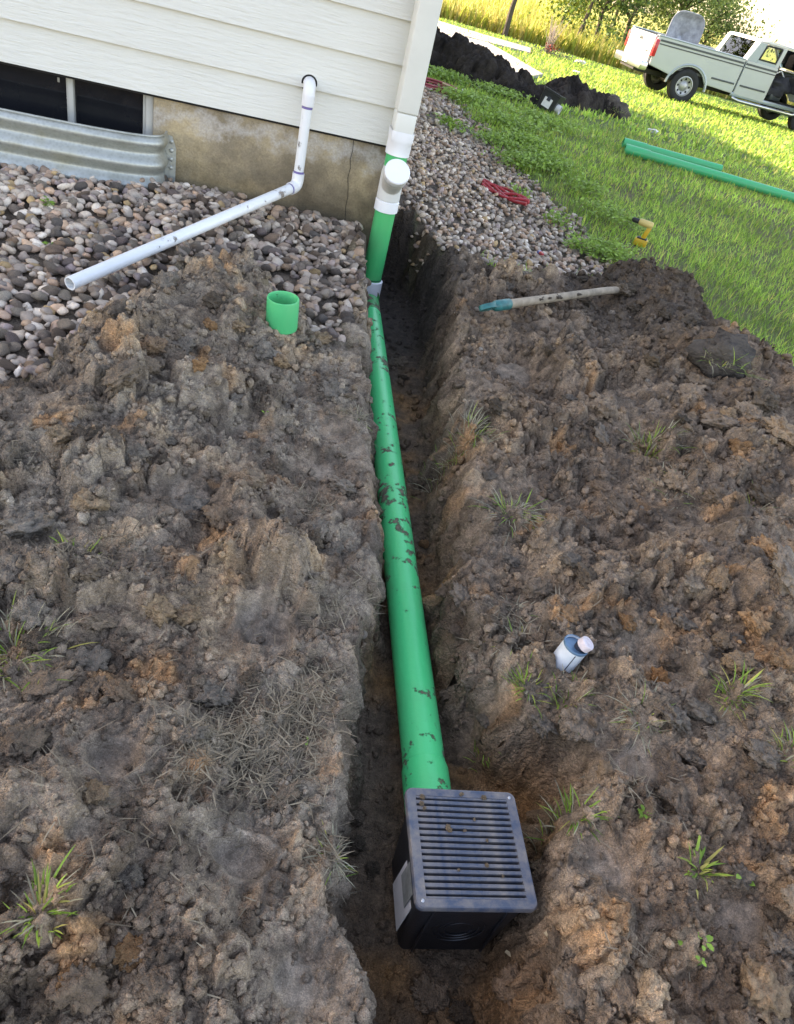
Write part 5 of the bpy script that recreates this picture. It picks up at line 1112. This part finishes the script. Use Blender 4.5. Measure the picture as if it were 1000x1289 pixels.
# driver door, front wings, bonnet, screen, grille
T(MB().prism([(2.25, .53), (3.28, .53), (3.34, 1.42), (2.25, 1.42)], .93, .99, 'xz', .012), 'driver_door', M['paint'])
for sg in (-1, 1):
    y0, y1 = (-.99, -.92) if sg < 0 else (.92, .99)
    fw = [(3.30, .53), (3.3, .5)] ; wc = 3.62
    T(MB().prism([(3.30, .56)] + [(wc + AR * math.cos(a), WZ + AR * math.sin(a)) for a in [math.pi * (1 - k / 14) for k in range(15)] if WZ + AR * math.sin(a) > .56 and wc + AR * math.cos(a) > 3.31] + [(4.5, .60), (4.55, 1.22), (3.34, 1.42)], y0, y1, 'xz', .012), 'front_wing', M['paint'])
    T(MB().tube([(3.36, sg * .90, 1.42), (2.92, sg * .86, 1.93)], .045, 8), 'screen_pillar', M['paintg'])
    T(MB().box((4.56, sg * .72, 1.05), (.05, .34, .24), None, .02), 'headlight', M['tglass'])
T(MB().prism([(3.34, 1.38), (3.36, 1.43), (4.45, 1.28), (4.56, 1.18), (4.56, 1.1)], -.92, .92, 'xz', .02), 'bonnet', M['paint'])
T(MB().prism([(3.35, 1.44), (3.36, 1.44), (2.935, 1.92), (2.925, 1.92)], -.82, .82, 'xz'), 'windscreen', M['tglass'])
T(MB().box((4.56, 0, .98), (.06, 1.08, .36), None, .02), 'grille', M['stripe']); T(MB().box((4.68, 0, .64), (.2, 1.95, .24), None, .04), 'front_bumper', M['chrome'])
# open passenger door, hinged at its front edge
dr_ = T(MB().prism([(-1.03, .53), (0, .53), (.02, 1.42), (-1.03, 1.42)], -.04, .02, 'xz', .012), 'passenger_door', M['paint']); dr_.location = (3.33, -.97, 0); dr_.rotation_euler[2] = math.radians(72)
for (qa, qb) in (((-1.0, 1.42), (-.98, 1.90)), ((-.98, 1.90), (-.42, 1.90)), ((-.42, 1.90), (0, 1.43))): T(MB().tube([(qa[0], 0, qa[1]), (qb[0], 0, qb[1])], .025, 6), 'door_frame', M['paint'], dr_)
# inside: floor, seats and jumbled gear
T(MB().box((2.35, 0, .58), (1.9, 1.82, .06)), 'cab_floor', M['cloth']); T(MB().box((2.28, -.952, .55), (2.0, .06, .10), None, .01), 'door_sill', M['paintg'])
for sg in (-1, 1):
    st_ = T(MB().box((2.55, sg * .48, .84), (.55, .62, .2), Matrix.Rotation(-.05, 3, 'Y'), .06), 'seat', M['cloth']); T(MB().box((2.30, sg * .48, 1.16), (.18, .58, .62), Matrix.Rotation(-.22, 3, 'Y'), .06), 'backrest', M['cloth'], st_)
T(MB().box((3.18, 0, 1.12), (.34, 1.78, .42), None, .06), 'dashboard', M['cloth']); T(MB().tube([(2.85 + .03 * math.cos(a), .48 + .19 * math.cos(a), 1.22 + .18 * math.sin(a)) for a in [2 * math.pi * k / 24 for k in range(24)]], .016, 6, False, True), 'steering_wheel', M['toolblack'])
v, f = lumpshape(I3, .6, 1.5, 77, 1); gear = link(bpy.data.objects.new('gear_bag', npmesh('gear_bag', v * np.array([.30, .24, .2]), f, M['cloth'])), tk); gear.location = (2.72, -.52, 1.02)
T(MB().box((2.62, -.6, .72), (.4, .3, .18), Matrix.Rotation(.3, 3, 'Z'), .03), 'tool_case', M['stripe']); T(MB().tube([(2.45, -.5, 1.25), (2.62, -.52, 1.38), (2.8, -.5, 1.22)], .02, 8), 'gear_strap', M['sticker'])
# running board, chassis, wheels
rb = T(MB().tube([(1.35, -.98, .46), (1.5, -1.08, .43), (3.1, -1.08, .43), (3.25, -.98, .46)], .045, 10), 'running_board', M['chrome']); T(MB().tube([(1.35, .98, .46), (1.5, 1.08, .43), (3.1, 1.08, .43), (3.25, .98, .46)], .045, 10), 'running_board', M['chrome'])
T(MB().box((1.6, 0, .52), (5.6, .9, .12)), 'chassis', M['toolblack']); T(MB().tube([(0, -.8, .39), (0, .8, .39)], .07, 10), 'rear_axle', M['toolblack'])
def wheel(x, sg):
    w = empty_part = bpy.data.objects.new('wheel', None); w.location = (x, sg * .86, .425); w.scale = (.967, .967, 1.10); link(w, tk); w.empty_display_size = .1
    R_ = .39
    ty = MB().lathe([(.235, -.10), (.30, -.125), (.36, -.12), (R_, -.095), (R_, .095), (.36, .12), (.30, .125), (.235, .10), (.225, 0)], (0, 0, 0), (0, 1, 0), 40, True).build('tyre', M['tyre'], w)
    rm = MB().lathe([(.235, .02), (.235, .10), (.215, .105), (.20, .07), (.13, .045), (.10, .075), (.06, .10), (.0, .10)], (0, 0, 0), (0, sg, 0), 36).build('rim', M['rim'], w)
    for k in range(8):
        a = 2 * math.pi * k / 8; MB().lathe([(0, .004), (.026, .004), (.028, 0)], (math.cos(a) * .165, sg * .062, math.sin(a) * .165), (0, sg, 0), 10).build('hole', M['hole'], w)
for x in (0, 3.62):
    for sg in (-1, 1): wheel(x, sg)
# grey rounded tray standing in the bed
M['traym'] = plain('mottled grey tray', (.30, .33, .37), .6, 0, .3, 9)
tr_ = empty('wheelbarrow_tray', (to[0], to[1], tz + .82), math.atan2(hv[1], hv[0]), 'grey rounded tray standing on edge in the truck bed', 'tray')
b = MB(); rings = []
for (k, dy) in ((1.0, 0), (.96, .03), (.80, .16), (.70, .18), (.0001, .18)):
    rings.append([b.b.verts.new((.05 + .50 * k * (abs(math.cos(a)) ** .55) * (1 if math.cos(a) > 0 else -1), .35 + dy, .60 + .56 * k * (abs(math.sin(a)) ** .55) * (1 if math.sin(a) > 0 else -1))) for a in [2 * math.pi * j / 40 for j in range(40)]])
for A, B in zip(rings[:-1], rings[1:]):
    for j in range(40): b.b.faces.new((A[j], A[(j + 1) % 40], B[(j + 1) % 40], B[j]))
o = b.build('tray', M['traym'], tr_); so_ = o.modifiers.new('thickness', 'SOLIDIFY'); so_.thickness = .012
MB().tube([(.05 + .5 * (abs(math.cos(a)) ** .55) * (1 if math.cos(a) > 0 else -1), .345, .60 + .56 * (abs(math.sin(a)) ** .55) * (1 if math.sin(a) > 0 else -1)) for a in [2 * math.pi * j / 40 for j in range(40)]], .012, 6, False, True).build('rolled_edge', M['traym'], tr_)
